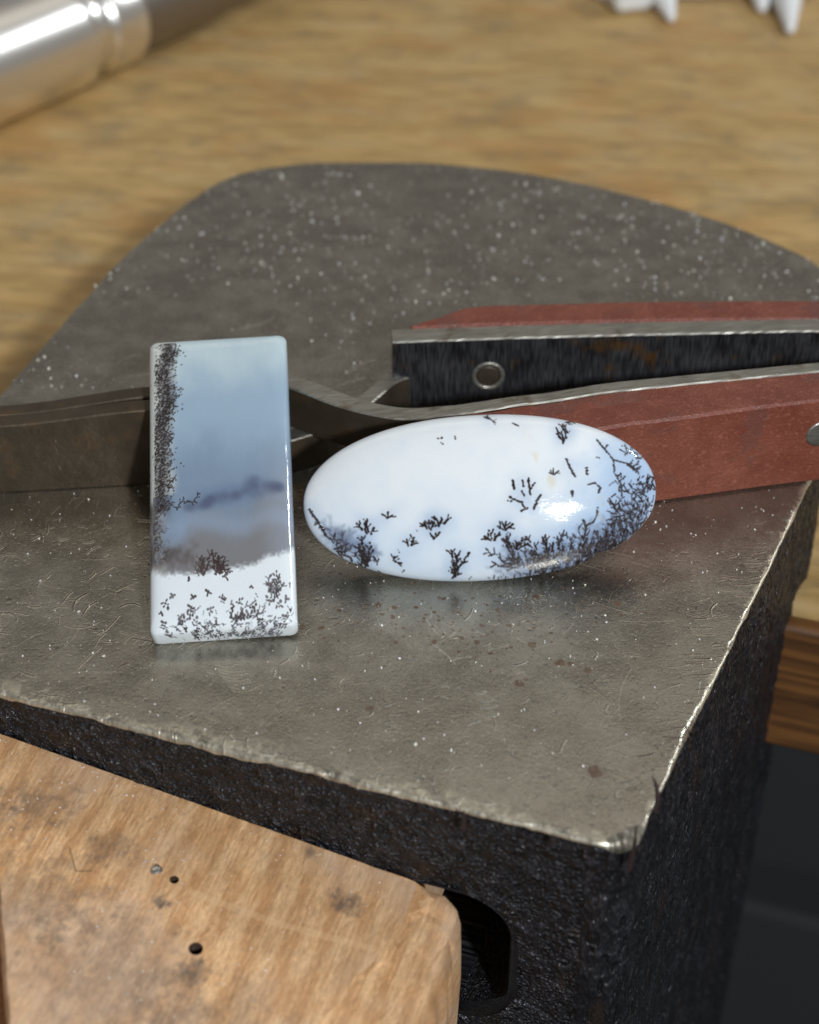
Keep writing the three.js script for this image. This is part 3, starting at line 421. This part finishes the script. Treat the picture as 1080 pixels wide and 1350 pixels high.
const OX = (x) => 22 + (x + 11.4) * 27.04, OY = (a) => 40 + (17.1 - a) * 26.9, OV = { x0: 0, y0: 15, w: 1070, h: 535 };
const ovalMap = (() => {
  const W = 1600, H = 800, g = canvas(W, H), soft = canvas(W, H), k = W / OV.w, r = rng(21);
  for (const c of [g, soft]) c.setTransform(k, 0, 0, k, -OV.x0 * k, -OV.y0 * k);
  const dark = 'rgba(32,24,22,0.97)', mid = 'rgba(48,42,42,0.85)', deep = 'rgba(96,112,138,0.35)';
  const F2 = (x, y, a, len, w, d, col) => fern(g, r, x, y, a, len, w, d, col ?? dark);
  const ink = () => `rgba(${r() < 0.6 ? '36,27,26' : '52,46,48'},${mix(0.6, 0.95, r())})`, inks = [dark, mid, 'rgba(70,66,84,0.6)'], rimY = (x) => 282 + 236 * Math.sqrt(Math.max(0, 1 - Math.pow((x - 535) / 512, 2)));
  const thread = (pts, w, col) => { for (let i = 0; i + 1 < pts.length; i++) { const [p, q] = [pts[i], pts[i + 1]], n = Math.ceil(Math.hypot(q[0] - p[0], q[1] - p[1]) / 3); for (let t = 0; t < n; t++) lump(g, r, mix(p[0], q[0], t / n) + (r() - 0.5) * 2.4, mix(p[1], q[1], t / n) + (r() - 0.5) * 2.4, w * mix(0.6, 1.1, r()), 0, col ?? mid); } };
  // sprays rising from the lower right rim
  for (const [x, y, a, R, n, w, fan] of [[655, 492, -2.35, 115, 4, 7.5, 0.9], [672, 488, -1.75, 70, 5, 7, 1.5], [705, 492, -1.45, 95, 4, 6.5, 1.2], [742, 488, -1.75, 110, 5, 6.5, 1.1], [780, 480, -1.4, 95, 5, 6.5, 1.2], [832, 470, -1.5, 120, 5, 6.5, 1.0], [868, 455, -1.3, 70, 5, 6, 1.4], [905, 440, -1.4, 70, 5, 6, 1.4], [930, 330, -1.6, 46, 9, 6, 5.5], [925, 345, 1.2, 36, 5, 6, 2.5], [1000, 330, -2.2, 60, 6, 6, 2.4], [985, 385, -1.9, 46, 5, 6, 2.0], [1012, 270, -2.0, 44, 5, 5.5, 2.0]]) spray(g, r, x, y, a, R, n, w, ink(), fan);
  flecks(g, r, 240, () => { const x = mix(590, 960, Math.sqrt(r())), y = rimY(x) - 6 - 95 * r() * r(); return [x, y, -1.57 + (r() - 0.5) * 2]; }, 7, 17, 6, inks);
  flecks(g, r, 130, () => { const x = mix(880, 1040, Math.sqrt(r())), y = mix(205, 400, r()); return [x, Math.min(y, rimY(x) - 8), r() * 6.28]; }, 7, 18, 6, inks);
  flecks(g, r, 60, () => { const x = mix(560, 1000, r()); return [x, rimY(x) - 3 - 12 * r(), r() * 6.28]; }, 4, 9, 3.6, inks);
  for (let i = 0; i < 60; i++) { const x = mix(600, 1010, r()); spray(soft, r, x, rimY(x) - 10 - 100 * r() * r(), -1.57 + (r() - 0.5) * 1.6, mix(24, 60, r()), 3, 9, 'rgba(92,104,126,0.36)'); }
  for (let i = 0; i < 20; i++) { const x = mix(50, 240, r()); spray(soft, r, x, rimY(x) - 14, -1.57 + (r() - 0.5), mix(20, 50, r()), 3, 9, 'rgba(92,104,126,0.36)'); }
  // upper right threads
  thread([[870, 112], [893, 140], [918, 172], [920, 210], [938, 240], [941, 278]], 3.0); thread([[918, 172], [940, 178], [962, 182]], 3); thread([[893, 140], [905, 126]], 2.6); thread([[780, 170], [790, 196], [806, 224]], 3.8); thread([[838, 196], [840, 220]], 3.6); thread([[842, 244], [862, 240], [878, 252], [872, 270]], 3.2); thread([[796, 262], [798, 280]], 3.8); thread([[870, 310], [868, 330], [858, 352], [838, 360], [832, 400]], 3); thread([[838, 360], [826, 342]], 3); thread([[905, 285], [922, 312]], 3.6);
  spray(g, r, 768, 132, -1.5, 80, 3, 7, dark, 0.5); spray(g, r, 778, 60, 0.0, 34, 2, 5, mid, 0.4); spray(g, r, 545, 50, 0.1, 30, 2, 6, mid, 0.6); lobe(g, r, 637, 70, 0.5, 16, 6, dark); spray(g, r, 972, 150, -1.2, 30, 5, 6, mid, 3.5); spray(g, r, 958, 184, 0.3, 34, 3, 7, mid, 0.8); clover(g, r, 874, 165, 15, 4, mid);
  // the spray in the middle
  for (const [x, y, a, l, w] of [[628, 246, 1.35, 20, 10], [655, 242, 1.5, 16, 7], [672, 250, 1.45, 44, 9], [682, 248, 2.2, 16, 9], [655, 270, 1.2, 12, 8], [634, 290, 0.35, 34, 9], [656, 306, 1.0, 22, 8], [658, 316, -0.4, 18, 8], [694, 292, -1.1, 36, 9], [690, 306, -1.0, 18, 7], [616, 292, 0.2, 10, 7]]) lobe(g, r, x, y, a, l, w, dark);
  for (const [x, y, R, w] of [[603, 374, 24, 8], [566, 404, 22, 8], [640, 430, 34, 7], [742, 216, 8, 5]]) spray(g, r, x, y, -1.6, R, 4, w, dark, 1.8);
  // left half
  for (const [x, y, a, R, n, w] of [[268, 342, -1.5, 22, 3, 9], [211, 384, -1.57, 32, 3, 9], [384, 372, -1.6, 22, 4, 9], [410, 364, -1.4, 36, 4, 9], [400, 398, -1.5, 12, 3, 8], [332, 420, -1.2, 26, 3, 8], [286, 464, -0.6, 18, 3, 7]]) spray(g, r, x, y, a, R * 0.85, n, w * 0.85, dark, 1.4);
  for (const [x, y, q] of [[418, 110, 7], [424, 126, 5], [461, 109, 5], [300, 434, 5], [312, 492, 5], [242, 492, 5], [506, 510, 5], [351, 376, 3], [610, 384, 4]]) lobe(g, r, x, y, r() * 3, q * 1.4, q, dark);
  spray(g, r, 460, 514, -1.4, 74, 4, 7.5, dark, 0.8); spray(g, r, 208, 482, -1.85, 92, 3, 8, dark, 0.5); spray(g, r, 200, 484, -1.5, 46, 4, 8, mid, 1.2); spray(g, r, 150, 446, -1.7, 60, 3, 7, 'rgba(70,66,84,0.6)', 0.7); spray(g, r, 112, 436, -0.2, 60, 3, 7, mid, 0.8); thread([[40, 314], [62, 344], [78, 368], [90, 392]], 4.2); flecks(g, r, 34, () => { const x = mix(46, 240, r()); return [x, rimY(x) - 8 - 34 * r() * r(), r() * 6.28]; }, 6, 14, 6, inks);
  const sharp = blurred(g, 2), haze = blurred(g, 34), deepAt = blurred(soft, 5);
  return dataTex(W, H, (i, j) => {
    const q = (j * W + i) * 4, X = OV.x0 + i / k, Y = OV.y0 + j / k, n = fbm(X * 0.006 + 2, Y * 0.009, 4), n2 = fbm(X * 0.02, Y * 0.02 + 40, 3);
    let c = mix3([234, 238, 240], [188, 208, 230], clamp(sm(0.35, 0.75, n * 0.5 + 0.5 * sm(560, 1000, X + (Y - 280) * 0.7)) + (n2 - 0.5) * 0.3 + 0.45 * sm(200, 470, Y) ));
    const vein = Math.abs(X - (660 + (Y - 90) * 0.55 + 24 * (n2 - 0.5))); c = mix3(c, [230, 218, 194], 0.7 * sm(20, 2, vein + 30 * (n2 - 0.5)) * sm(0.25, 0.8, vn(X * 0.045, Y * 0.03)) * sm(60, 110, Y) * sm(330, 230, Y));
    c = mix3(c, [190, 184, 170], 0.5 * sm(0.66, 0.8, vn(X * 0.07, Y * 0.07)) * sm(70, 10, Math.hypot(X - 925, Y - 375) - 60));
    const K = q / 4, hz = haze(K), dp = deepAt(K), sh = sharp(K);          // blue where finely divided mineral clouds the stone round the grains
    c = mix3(c, [142, 166, 200], clamp(hz[3] * 1.5 * (0.5 + n2), 0, 0.6)); c = mix3(c, [dp[0], dp[1], dp[2]], dp[3] * 0.8);
    return mix3(c, [sh[0], sh[1], sh[2]], sh[3]);
  }, true, false);
})();
const polish = dataTex(512, 512, (i, j) => 128 + 90 * (fbm(i * 0.02, j * 0.02, 3) - 0.5) + 34 * (vn(i * 0.09, j * 0.09) - 0.5) + 14 * (vn(i * 0.4, j * 0.4) - 0.5), false);
const stone = (name, map) => new THREE.MeshPhysicalMaterial({ name, map, roughness: 0.07, ior: 1.54, bumpMap: polish, bumpScale: 0.00009 });
{
  const tilt = Math.atan2(11.9, 10.2), d = V(0, Math.sin(tilt), -Math.cos(tilt)), n = V(0, Math.cos(tilt), Math.sin(tilt)), foot = V(0, 0, 11.0);
  // face frame: x across, a along the slope, h above the flat back
  const P = (x, a, h) => V(x, foot.y + d.y * a + n.y * h, foot.z + d.z * a + n.z * h);
  const cx = 7.55, ca = 8.25, A = 19.0, B = 8.95, th = 0.055, rows = [], N = 180;
  const prof = [[0.0, 0.02], [0.5, 0.02], [0.93, 0.02], [0.975, 0.12], [0.993, 0.5], [1.0, 1.0], [1.0, 1.5], [0.992, 1.85], [0.975, 2.2], [0.95, 2.5], [0.91, 2.85], [0.85, 3.25], [0.77, 3.65], [0.66, 4.05], [0.54, 4.36], [0.4, 4.62], [0.26, 4.8], [0.12, 4.9], [0.0, 4.92]];
  for (const [f, h] of prof) rows.push(Array.from({ length: N }, (_, i) => { const t = i / N * Math.PI * 2, e = 2.12, c = Math.cos(t), s = Math.sin(t); let u = Math.sign(c) * Math.pow(Math.abs(c), 2 / e) * A * f, v = Math.sign(s) * Math.pow(Math.abs(s), 2 / e) * B * f; const chip = Math.exp(-Math.pow((t - 5.42) / 0.05, 2)) * 0.35 * sm(0.9, 1, f); u -= chip * c * 3 * 0.5; v -= chip * s; return P(cx + u * Math.cos(th) - v * Math.sin(th), ca + u * Math.sin(th) + v * Math.cos(th), h); }));
  const inv = (p) => { const q = p.clone().sub(foot); return [q.x, q.dot(d)]; };
  const par = (x, a, h) => [(OX(x) - OV.x0) / OV.w, (OY(a) - OV.y0) / OV.h];
  const g = strip(rows, true, (p) => { const [x, a] = inv(p); return par(x, a); });
  tag(put('oval_cabochon', g, stone('white_dendritic_agate', ovalMap), null, null, V(7.5, 0, 11)), 'glossy white oval stone with black fern markings leaning on the red grip', 'gemstone');
}
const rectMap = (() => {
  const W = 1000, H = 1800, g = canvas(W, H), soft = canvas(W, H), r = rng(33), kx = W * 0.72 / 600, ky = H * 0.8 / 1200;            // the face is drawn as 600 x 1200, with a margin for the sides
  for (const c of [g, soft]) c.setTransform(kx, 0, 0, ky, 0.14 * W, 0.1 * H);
  const dark = 'rgba(36,28,27,0.93)', mid = 'rgba(60,54,56,0.72)', deep = 'rgba(86,96,112,0.4)';
  const band = (y) => y < 430 ? 78 - y * 0.05 + 10 * Math.sin(y * 0.03) : 50;
  for (let i = 0; i < 700; i++) { const y = mix(30, 700, r()), q = mix(8, 20, r()); soft.fillStyle = `rgba(70,66,70,${mix(0.03, 0.08, r())})`; soft.beginPath(); soft.ellipse(band(y) + (r() + r() - 0.8) * 40, y, q, q * 1.4, 0, 0, 6.3); soft.fill(); }
  for (let i = 0; i < 1700; i++) { const y = mix(24, 700, r()), x = band(y) + (r() + r() + r() - 1.5) * (y < 430 ? 44 : 40) + (r() < 0.16 ? mix(-60, 60, r()) : 0); if (x < 26 && r() < 0.86) continue; g.save(); g.translate(x, y); g.rotate(-0.9 + r() * 0.7); g.fillStyle = r() < 0.6 ? dark : mid; g.beginPath(); g.ellipse(0, 0, mix(2.2, 6.5, r()), mix(1.5, 3.2, r()), 0, 0, 6.3); g.fill(); g.restore(); }
  for (let i = 0; i < 60; i++) { const y = mix(60, 640, r()); fern(g, r, band(y) + mix(-14, 34, r()), y, -0.7 + r() * 0.6, mix(12, 34, r()), 5, 1, r() < 0.55 ? dark : mid); }
  for (let i = 0; i < 220; i++) { const y = mix(680, 910, r()), q = mix(10, 26, r()); soft.fillStyle = `rgba(72,66,66,${mix(0.04, 0.1, r())})`; soft.beginPath(); soft.ellipse(mix(-20, 110, r() * r()), y, q, q * 1.3, 0, 0, 6.3); soft.fill(); }
  for (let i = 0; i < 9; i++) fern(g, r, 190 - i * 22, 668 + i * 5, -0.9 + r(), mix(16, 34, r()), 5, 1, i < 5 ? dark : mid);
  for (let i = 0; i < 90; i++) fern(g, r, mix(0, 70, r() * r()), mix(640, 900, r()), -1.2 + r() * 1.4, mix(12, 30, r()), 5, 1, r() < 0.45 ? mid : deep);
  for (let i = 0; i < 130; i++) { const x = mix(150, 560, r()), top = 22 + 60 * fbm(x * 0.022, 8, 3) + 70 * Math.exp(-Math.pow((x - 432) / 26, 2)), q = mix(8, 22, r()); soft.fillStyle = 'rgba(74,88,112,0.13)'; soft.beginPath(); soft.ellipse(x, 716 - (x - 150) * 0.15 - top * Math.sqrt(r()) * 0.8, q * 1.3, q, 0, 0, 6.3); soft.fill(); }
  for (let i = 0; i < 60; i++) fern(soft, r, mix(0, 190, r()), mix(860, 925, r()), -1.5 + (r() - 0.5), mix(16, 46, r()), 10, 1, 'rgba(84,74,70,0.3)');
  g.globalCompositeOperation = 'source-over';
  spray(g, r, 222, 950, -1.45, 74, 5, 11, 'rgba(62,50,48,0.85)', 0.7); spray(g, r, 214, 946, -1.9, 44, 4, 10, 'rgba(72,60,56,0.6)', 0.9); spray(g, r, 272, 955, -1.25, 82, 5, 10, 'rgba(54,40,40,0.92)', 0.7); spray(g, r, 290, 946, -0.5, 44, 4, 10, 'rgba(54,40,40,0.85)', 0.9);
  for (const [x, y, q] of [[70, 1040, 46], [96, 1010, 30], [165, 960, 16], [180, 1020, 30], [170, 1060, 40], [240, 1010, 34], [300, 1030, 32], [130, 1090, 40], [60, 1110, 38], [50, 1070, 24], [190, 1110, 46], [220, 1140, 40], [250, 1070, 40], [270, 1120, 30], [340, 1070, 26], [370, 1050, 40], [345, 1110, 46], [375, 1140, 30], [420, 1000, 20], [430, 1080, 56], [400, 1095, 40], [455, 1120, 36], [500, 1000, 50], [520, 970, 60], [490, 1050, 46], [530, 1070, 40], [560, 1050, 30], [580, 1000, 20], [560, 1110, 46], [500, 1130, 40], [520, 1180, 50], [450, 1190, 40], [330, 1180, 36], [280, 1180, 30], [180, 1180, 50], [150, 1190, 40], [90, 1130, 34], [130, 1140, 30], [575, 1150, 40], [400, 1180, 40], [580, 1090, 24]]) clover(g, r, x, y, q * 0.9, 8.5, r() < 0.75 ? 'rgba(46,38,40,0.9)' : mid);
  for (let i = 0; i < 60; i++) clover(g, r, mix(30, 590, r()), mix(1030, 1190, Math.sqrt(r())), mix(14, 34, r()), 7.5, r() < 0.5 ? 'rgba(50,44,48,0.85)' : mid);
  flecks(g, r, 190, () => [mix(20, 600, Math.sqrt(r())), mix(1020, 1215, Math.sqrt(r())), r() * 6.28], 6, 16, 7, [mid, 'rgba(84,78,84,0.6)', deep]);
  flecks(g, r, 150, () => [mix(200, 610, Math.sqrt(r())), mix(1190, 1235, r()), (r() - 0.5)], 6, 14, 6, [mid, 'rgba(96,100,116,0.6)', deep]);
  spray(g, r, 505, 1060, -1.3, 120, 4, 9, mid, 0.7); spray(g, r, 530, 1050, -1.9, 80, 3, 8, mid, 0.6); spray(g, r, 345, 1110, -0.4, 120, 2, 9, mid, 0.4);
  const sharp = blurred(g, 1), deepAt = blurred(soft, 7);
  return dataTex(W, H, (i, j) => {
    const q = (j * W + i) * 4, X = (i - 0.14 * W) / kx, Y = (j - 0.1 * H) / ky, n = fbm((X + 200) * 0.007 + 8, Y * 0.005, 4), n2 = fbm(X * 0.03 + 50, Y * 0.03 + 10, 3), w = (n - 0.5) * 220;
    // bands of the agate, its translucent glow put into their colour: pale top, blue chalcedony, grey clear layer, white foot; milky rind on the left
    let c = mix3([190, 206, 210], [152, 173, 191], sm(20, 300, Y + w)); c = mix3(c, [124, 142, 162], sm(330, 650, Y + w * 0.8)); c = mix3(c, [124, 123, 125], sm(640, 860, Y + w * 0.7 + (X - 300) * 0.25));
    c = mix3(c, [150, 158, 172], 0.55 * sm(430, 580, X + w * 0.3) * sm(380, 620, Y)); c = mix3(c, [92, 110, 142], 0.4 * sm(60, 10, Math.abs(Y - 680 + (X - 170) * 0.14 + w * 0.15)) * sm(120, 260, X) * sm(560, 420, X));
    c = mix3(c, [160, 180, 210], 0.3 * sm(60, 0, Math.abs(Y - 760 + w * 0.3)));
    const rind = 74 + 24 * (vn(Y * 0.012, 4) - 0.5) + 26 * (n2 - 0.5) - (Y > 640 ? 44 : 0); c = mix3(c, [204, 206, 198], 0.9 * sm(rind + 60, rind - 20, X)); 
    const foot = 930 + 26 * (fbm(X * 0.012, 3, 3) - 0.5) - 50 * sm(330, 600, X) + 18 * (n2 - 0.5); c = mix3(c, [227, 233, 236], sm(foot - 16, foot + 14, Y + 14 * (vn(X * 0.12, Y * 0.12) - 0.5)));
    const sp = vn(X * 0.35, Y * 0.35); if (sp > 0.985) c = mix3(c, [232, 236, 240], 0.7);
    const dp = deepAt(q / 4); c = mix3(c, [dp[0], dp[1], dp[2]], dp[3] * 0.9); const sh = sharp(q / 4); return mix3(c, [sh[0], sh[1], sh[2]], sh[3] * (0.8 + 0.2 * n2));
  }, true, false);
})();
{
  const tilt = Math.atan2(10.2, 27), d = V(0, Math.sin(tilt), -Math.cos(tilt)), n = V(0, Math.cos(tilt), Math.sin(tilt)), foot = V(0, 0, 21.2), rot = 0.076;
  const cx = -20.35, ca = 18.1, hw = 7.65, hl = 18.6, rows = [];
  const NQ = 14, per = [12, 26, 12, 26];
  const ringAt = (o) => { const pts = [], W = hw - o, L = hl - o, R = Math.min(0.75 + 0.75 * Math.max(0, o), W * 0.98); for (let q = 0; q < 4; q++) { const sx = q === 0 || q === 3 ? 1 : -1, sy = q < 2 ? 1 : -1, nq = (q + 1) % 4, tx = nq === 0 || nq === 3 ? 1 : -1, ty = nq < 2 ? 1 : -1; for (let i = 0; i <= NQ; i++) { const t = (q + i / NQ) * Math.PI / 2; pts.push([sx * (W - R) + Math.cos(t) * R, sy * (L - R) + Math.sin(t) * R]); } const a = pts[pts.length - 1], b = [tx * (W - R) + Math.cos(nq * Math.PI / 2) * R, ty * (L - R) + Math.sin(nq * Math.PI / 2) * R], m = per[q]; for (let i = 1; i < m; i++) pts.push([mix(a[0], b[0], i / m), mix(a[1], b[1], i / m)]); } return pts; };
  const prof = [[7.6, 0.02, -5], [4, 0.02, -4.2], [0.5, 0.02, -3.8], [0.15, 0.15, -3.4], [0.0, 0.6, -2.7], [0.0, 1.6, -1.7], [0.0, 2.3, -1.0], [0.07, 2.62, -0.7], [0.2, 2.88, -0.4], [0.38, 3.06, -0.1], [0.62, 3.19], [0.95, 3.29], [1.4, 3.36], [2.1, 3.42], [3.2, 3.46], [4.9, 3.48], [6.2, 3.485], [7.65, 3.485]];
  for (const [o, h, skin] of prof) { const flat = ringAt(skin ?? o); rows.push(ringAt(o).map(([u0, v], i) => { const u = u0 * (1 + 0.016 * v / hl), a = ca + u * Math.sin(rot) + v * Math.cos(rot), p = foot.clone().addScaledVector(d, a).addScaledVector(n, h); p.x += cx + u * Math.cos(rot) - v * Math.sin(rot); const t = 0.5 - flat[i][1] / (2 * hl); return Object.assign(p, { uvp: [0.5 + flat[i][0] / (2 * hw), (t + 0.005) / 1.065] }); })); }
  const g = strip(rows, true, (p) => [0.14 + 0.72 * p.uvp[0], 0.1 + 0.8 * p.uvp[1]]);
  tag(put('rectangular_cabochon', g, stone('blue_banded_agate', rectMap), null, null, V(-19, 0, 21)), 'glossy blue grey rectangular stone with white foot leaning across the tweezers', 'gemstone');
}

// ------------------------------------------------------------------ things at the back of the bench
{
  const brushed = new THREE.MeshStandardMaterial({ name: 'satin_steel', color: new THREE.Color(0.84, 0.81, 0.76), roughness: 0.3, metalness: 1 });
  const t = thing('steel_handpiece', V(-76, -22, -160), 'shiny steel tool handle lying on the bench in the back left corner', 'hand tool');
  const ax = V(0.62, 0, -0.785).normalize(), at = V(-84, -11, -146);
  const lathe = (prof) => { const g = new THREE.LatheGeometry(prof.map(([r, y]) => new THREE.Vector2(r, y)), 64); g.applyQuaternion(new THREE.Quaternion().setFromUnitVectors(V(0, 1, 0), ax)); g.translate(at.x, at.y, at.z); return g; };
  put('barrel', lathe([[0, -90], [9.8, -90], [10.9, -88], [11, -60], [11, 24], [10.6, 26.5], [9.4, 27.4]]), brushed, t);
  put('collar', lathe([[9.3, 27.2], [8.8, 28], [8.8, 31], [9.6, 31.6], [10.4, 32.6], [10.4, 39], [9.9, 40.2], [9.0, 40.6]]), brushed, t);
  put('nose', lathe([[8.9, 40.4], [9, 42], [9.4, 44], [9.4, 60], [8.2, 70], [7.2, 100], [6, 104], [0, 104]]), new THREE.MeshStandardMaterial({ name: 'dull_steel', color: new THREE.Color(0.3, 0.27, 0.24), roughness: 0.42, metalness: 1 }), t);
}
{
  const clear = new THREE.MeshPhysicalMaterial({ name: 'milky_plastic', color: new THREE.Color(0.9, 0.91, 0.9), roughness: 0.35, transmission: 0.15, thickness: 0 });
  const t = thing('plastic_part_sprue', V(66, -22, -205), 'milky white plastic sprue with pointed prongs lying at the back right', 'plastic sprue');
  const spike = (p, q, r0, r1) => { const dir = q.clone().sub(p), L = dir.length(), g = new THREE.LatheGeometry([[0, 0], [r0 * 0.8, 0.1], [r0, 0.8], [mix(r0, r1, 0.5), L * 0.5], [r1, L - r1], [r1 * 0.6, L - r1 * 0.2], [0, L]].map(([a, b]) => new THREE.Vector2(a, b)), 20); g.applyQuaternion(new THREE.Quaternion().setFromUnitVectors(V(0, 1, 0), dir.normalize())); g.translate(p.x, p.y, p.z); return g; };
  const rail = new RoundedBoxGeometry(50, 6, 5, 3, 1.4); rail.rotateY(0.06); rail.translate(66, -18.4, -214); put('rail', rail, clear, t);
  put('end_block', (() => { const g = new RoundedBoxGeometry(9, 7, 11, 3, 2); g.rotateY(0.3); g.translate(47.5, -18.3, -209); return g; })(), clear, t);
  put('prong', spike(V(55, -18.5, -211), V(56.2, -20.8, -197.6), 3.4, 1.0), clear, t);
  put('prong', spike(V(77, -18.5, -212), V(76.4, -20.6, -202.5), 2.6, 1.3), clear, t);
  put('prong', spike(V(83, -18.2, -213), V(80.4, -20.8, -191.2), 4.2, 1.1), clear, t);
}

// ------------------------------------------------------------------ burrs, dust
{
  const burrMat = new THREE.MeshStandardMaterial({ name: 'dark_burr_steel', color: new THREE.Color(0.05, 0.032, 0.03), roughness: 0.5, metalness: 0.4 });
  const burr = (pts, r, label) => { const c = new THREE.CatmullRomCurve3(pts), g = new THREE.TubeGeometry(c, 16, r, 6), p = g.attributes.position; for (let i = 0; i <= 16; i++) { const o = c.getPoint(i / 16), f = 1 - 0.75 * Math.pow(i / 16, 3); for (let k = 0; k <= 6; k++) { const n = i * 7 + k, v = V(p.getX(n), p.getY(n), p.getZ(n)).sub(o).multiplyScalar(f).add(o); p.setXYZ(n, v.x, v.y, v.z); } } tag(put('metal_burr', g, burrMat, null, null, pts[0].clone()), label, 'metal burr', 'dark burrs standing on the block edge'); };
  burr([V(22.75, -0.4, 44.6), V(22.9, 1.0, 44.3), V(22.7, 2.3, 43.8), V(22.3, 3.1, 43.4)], 0.24, 'curved dark burr on the right edge of the block above the corner');
  burr([V(19.9, -1.9, 50.2), V(20.0, 0.4, 50.3), V(20.1, 2.3, 50.2), V(20.05, 3.9, 50.0)], 0.24, 'longest upright dark burr at the near corner of the block');
  burr([V(5.0, -1.1, 46.15), V(5.0, 0.2, 46.1), V(4.95, 1.3, 46.0)], 0.22, 'short dark burr on the front edge of the block');
  burr([V(13.0, -0.4, 48.6), V(13.05, 0.2, 48.6), V(13.1, 0.7, 48.5)], 0.18, 'smallest stubby burr between the corner and the short burr');
}
{
  const r = rng(77), grain = (() => { const g = new THREE.IcosahedronGeometry(1, 0), p = g.attributes.position, q = new Map(); for (let i = 0; i < p.count; i++) { const key = [p.getX(i), p.getY(i), p.getZ(i)].map((v) => v.toFixed(3)).join(); if (!q.has(key)) q.set(key, mix(0.65, 1.25, r())); const f = q.get(key); p.setXYZ(i, p.getX(i) * f, p.getY(i) * f * 0.8, p.getZ(i) * f); } g.computeVertexNormals(); return g; })();
  const dustMat = new THREE.MeshStandardMaterial({ name: 'pale_stone_dust', color: new THREE.Color(1, 1, 1), roughness: 0.3 });
  const scatter = (name, list, label) => { const m = new THREE.InstancedMesh(grain, dustMat, list.length), q = new THREE.Quaternion(), e = new THREE.Euler(); m.name = name; list.forEach(([x, y, z, s], i) => { e.set(r() * 6, r() * 6, r() * 6); q.setFromEuler(e); m.setMatrixAt(i, new THREE.Matrix4().compose(V(x, y + s * 0.4, z).multiplyScalar(M), q, V(s, s, s).multiplyScalar(M))); }); const tint = new THREE.Color(); list.forEach((_, i) => { const t = 0.5 + 0.45 * r(); m.setColorAt(i, tint.setRGB(t, t * mix(0.9, 1, r()), t * mix(0.78, 1, r()))); }); m.castShadow = m.receiveShadow = true; scene.add(m); tag(m, label, 'dust', null, 'stuff'); };
  const poly = outline, inside = (x, z) => { let c = false; for (let i = 0, j = NO - 1; i < NO; j = i++) if ((poly[i].y > z) !== (poly[j].y > z) && x < (poly[j].x - poly[i].x) * (z - poly[i].y) / (poly[j].y - poly[i].y) + poly[i].x) c = !c; return c; };
  const size = () => { const t = r(); return 0.028 + 0.1 * t * t * t + (r() < 0.06 ? 0.08 * r() : 0); };
  const top = []; while (top.length < 3000) { const x = mix(-62, 57, r()), z = mix(-87, 49, r()), back = z < -25; if (!inside(x, z)) continue; const want = back ? sm(0.3, 0.65, fbm(x * 0.05 + 4, z * 0.06, 3)) : 0.3 + 0.6 * sm(0.5, 0.8, fbm(x * 0.12, z * 0.12 + 30, 3)); if (r() < want) top.push([x, 0, z, size() * (back ? 1.5 : 1.15)]); }
  scatter('stone_dust', top, 'pale specks of stone dust scattered on the steel block');
  const onPin = []; while (onPin.length < 620) { const s = mix(-6, 44, Math.pow(r(), 1.4)), w = mix(0.6, 30, Math.pow(r(), 2.2)); if (s > 43 - 0.35 * w || (w > 14 && s < 8 + (w - 14) * 0.65)) continue; const p = F(s, -5.7 - 0.134 * (s + 1) - 0.1 * w, w); onPin.push([p.x, p.y, p.z, size() * 0.85]); }
  scatter('wood_dust', onPin, 'tiny pale specks of dust scattered on the wooden bench pin');
}

// ------------------------------------------------------------------ where the light comes from (outside the frame)
for (const d of LIGHTS) {
  const dir = d.to.clone().sub(d.at).normalize(), t = thing(d.name, d.at, d.label, d.kind), win = d.kind === 'window';
  const q = new THREE.Quaternion().setFromRotationMatrix(new THREE.Matrix4().lookAt(origin, dir, V(0, 1, 0)));           // -z looks towards the bench
  const glow = new THREE.MeshStandardMaterial({ name: d.kind + '_glow', color: new THREE.Color(0.05, 0.05, 0.05), emissive: d.color, emissiveIntensity: d.glow, roughness: 0.5 });
  const frameMat = new THREE.MeshStandardMaterial({ name: d.kind + '_frame', color: new THREE.Color(0.5, 0.5, 0.48), roughness: 0.6 });
  const place = (g, back) => { g.applyQuaternion(q); const o = dir.clone().multiplyScalar(-back).add(d.at); g.translate(o.x, o.y, o.z); return g; };
  put(win ? 'window_pane' : 'lamp_diffuser', place(new THREE.BoxGeometry(d.w, d.h, 4), 6), glow, t);
  const bars = [[d.w + 40, 20, 0, d.h / 2 + 10], [d.w + 40, 20, 0, -d.h / 2 - 10], [20, d.h, d.w / 2 + 10, 0], [20, d.h, -d.w / 2 - 10, 0]].map(([w, h, x, y]) => { const b = new THREE.BoxGeometry(w, h, 24); b.translate(x, y, 0); return b; });
  put(win ? 'window_frame' : 'lamp_shade', place(mergeGeometries(bars), 12), frameMat, t);
}
renderer.render(scene, camera);
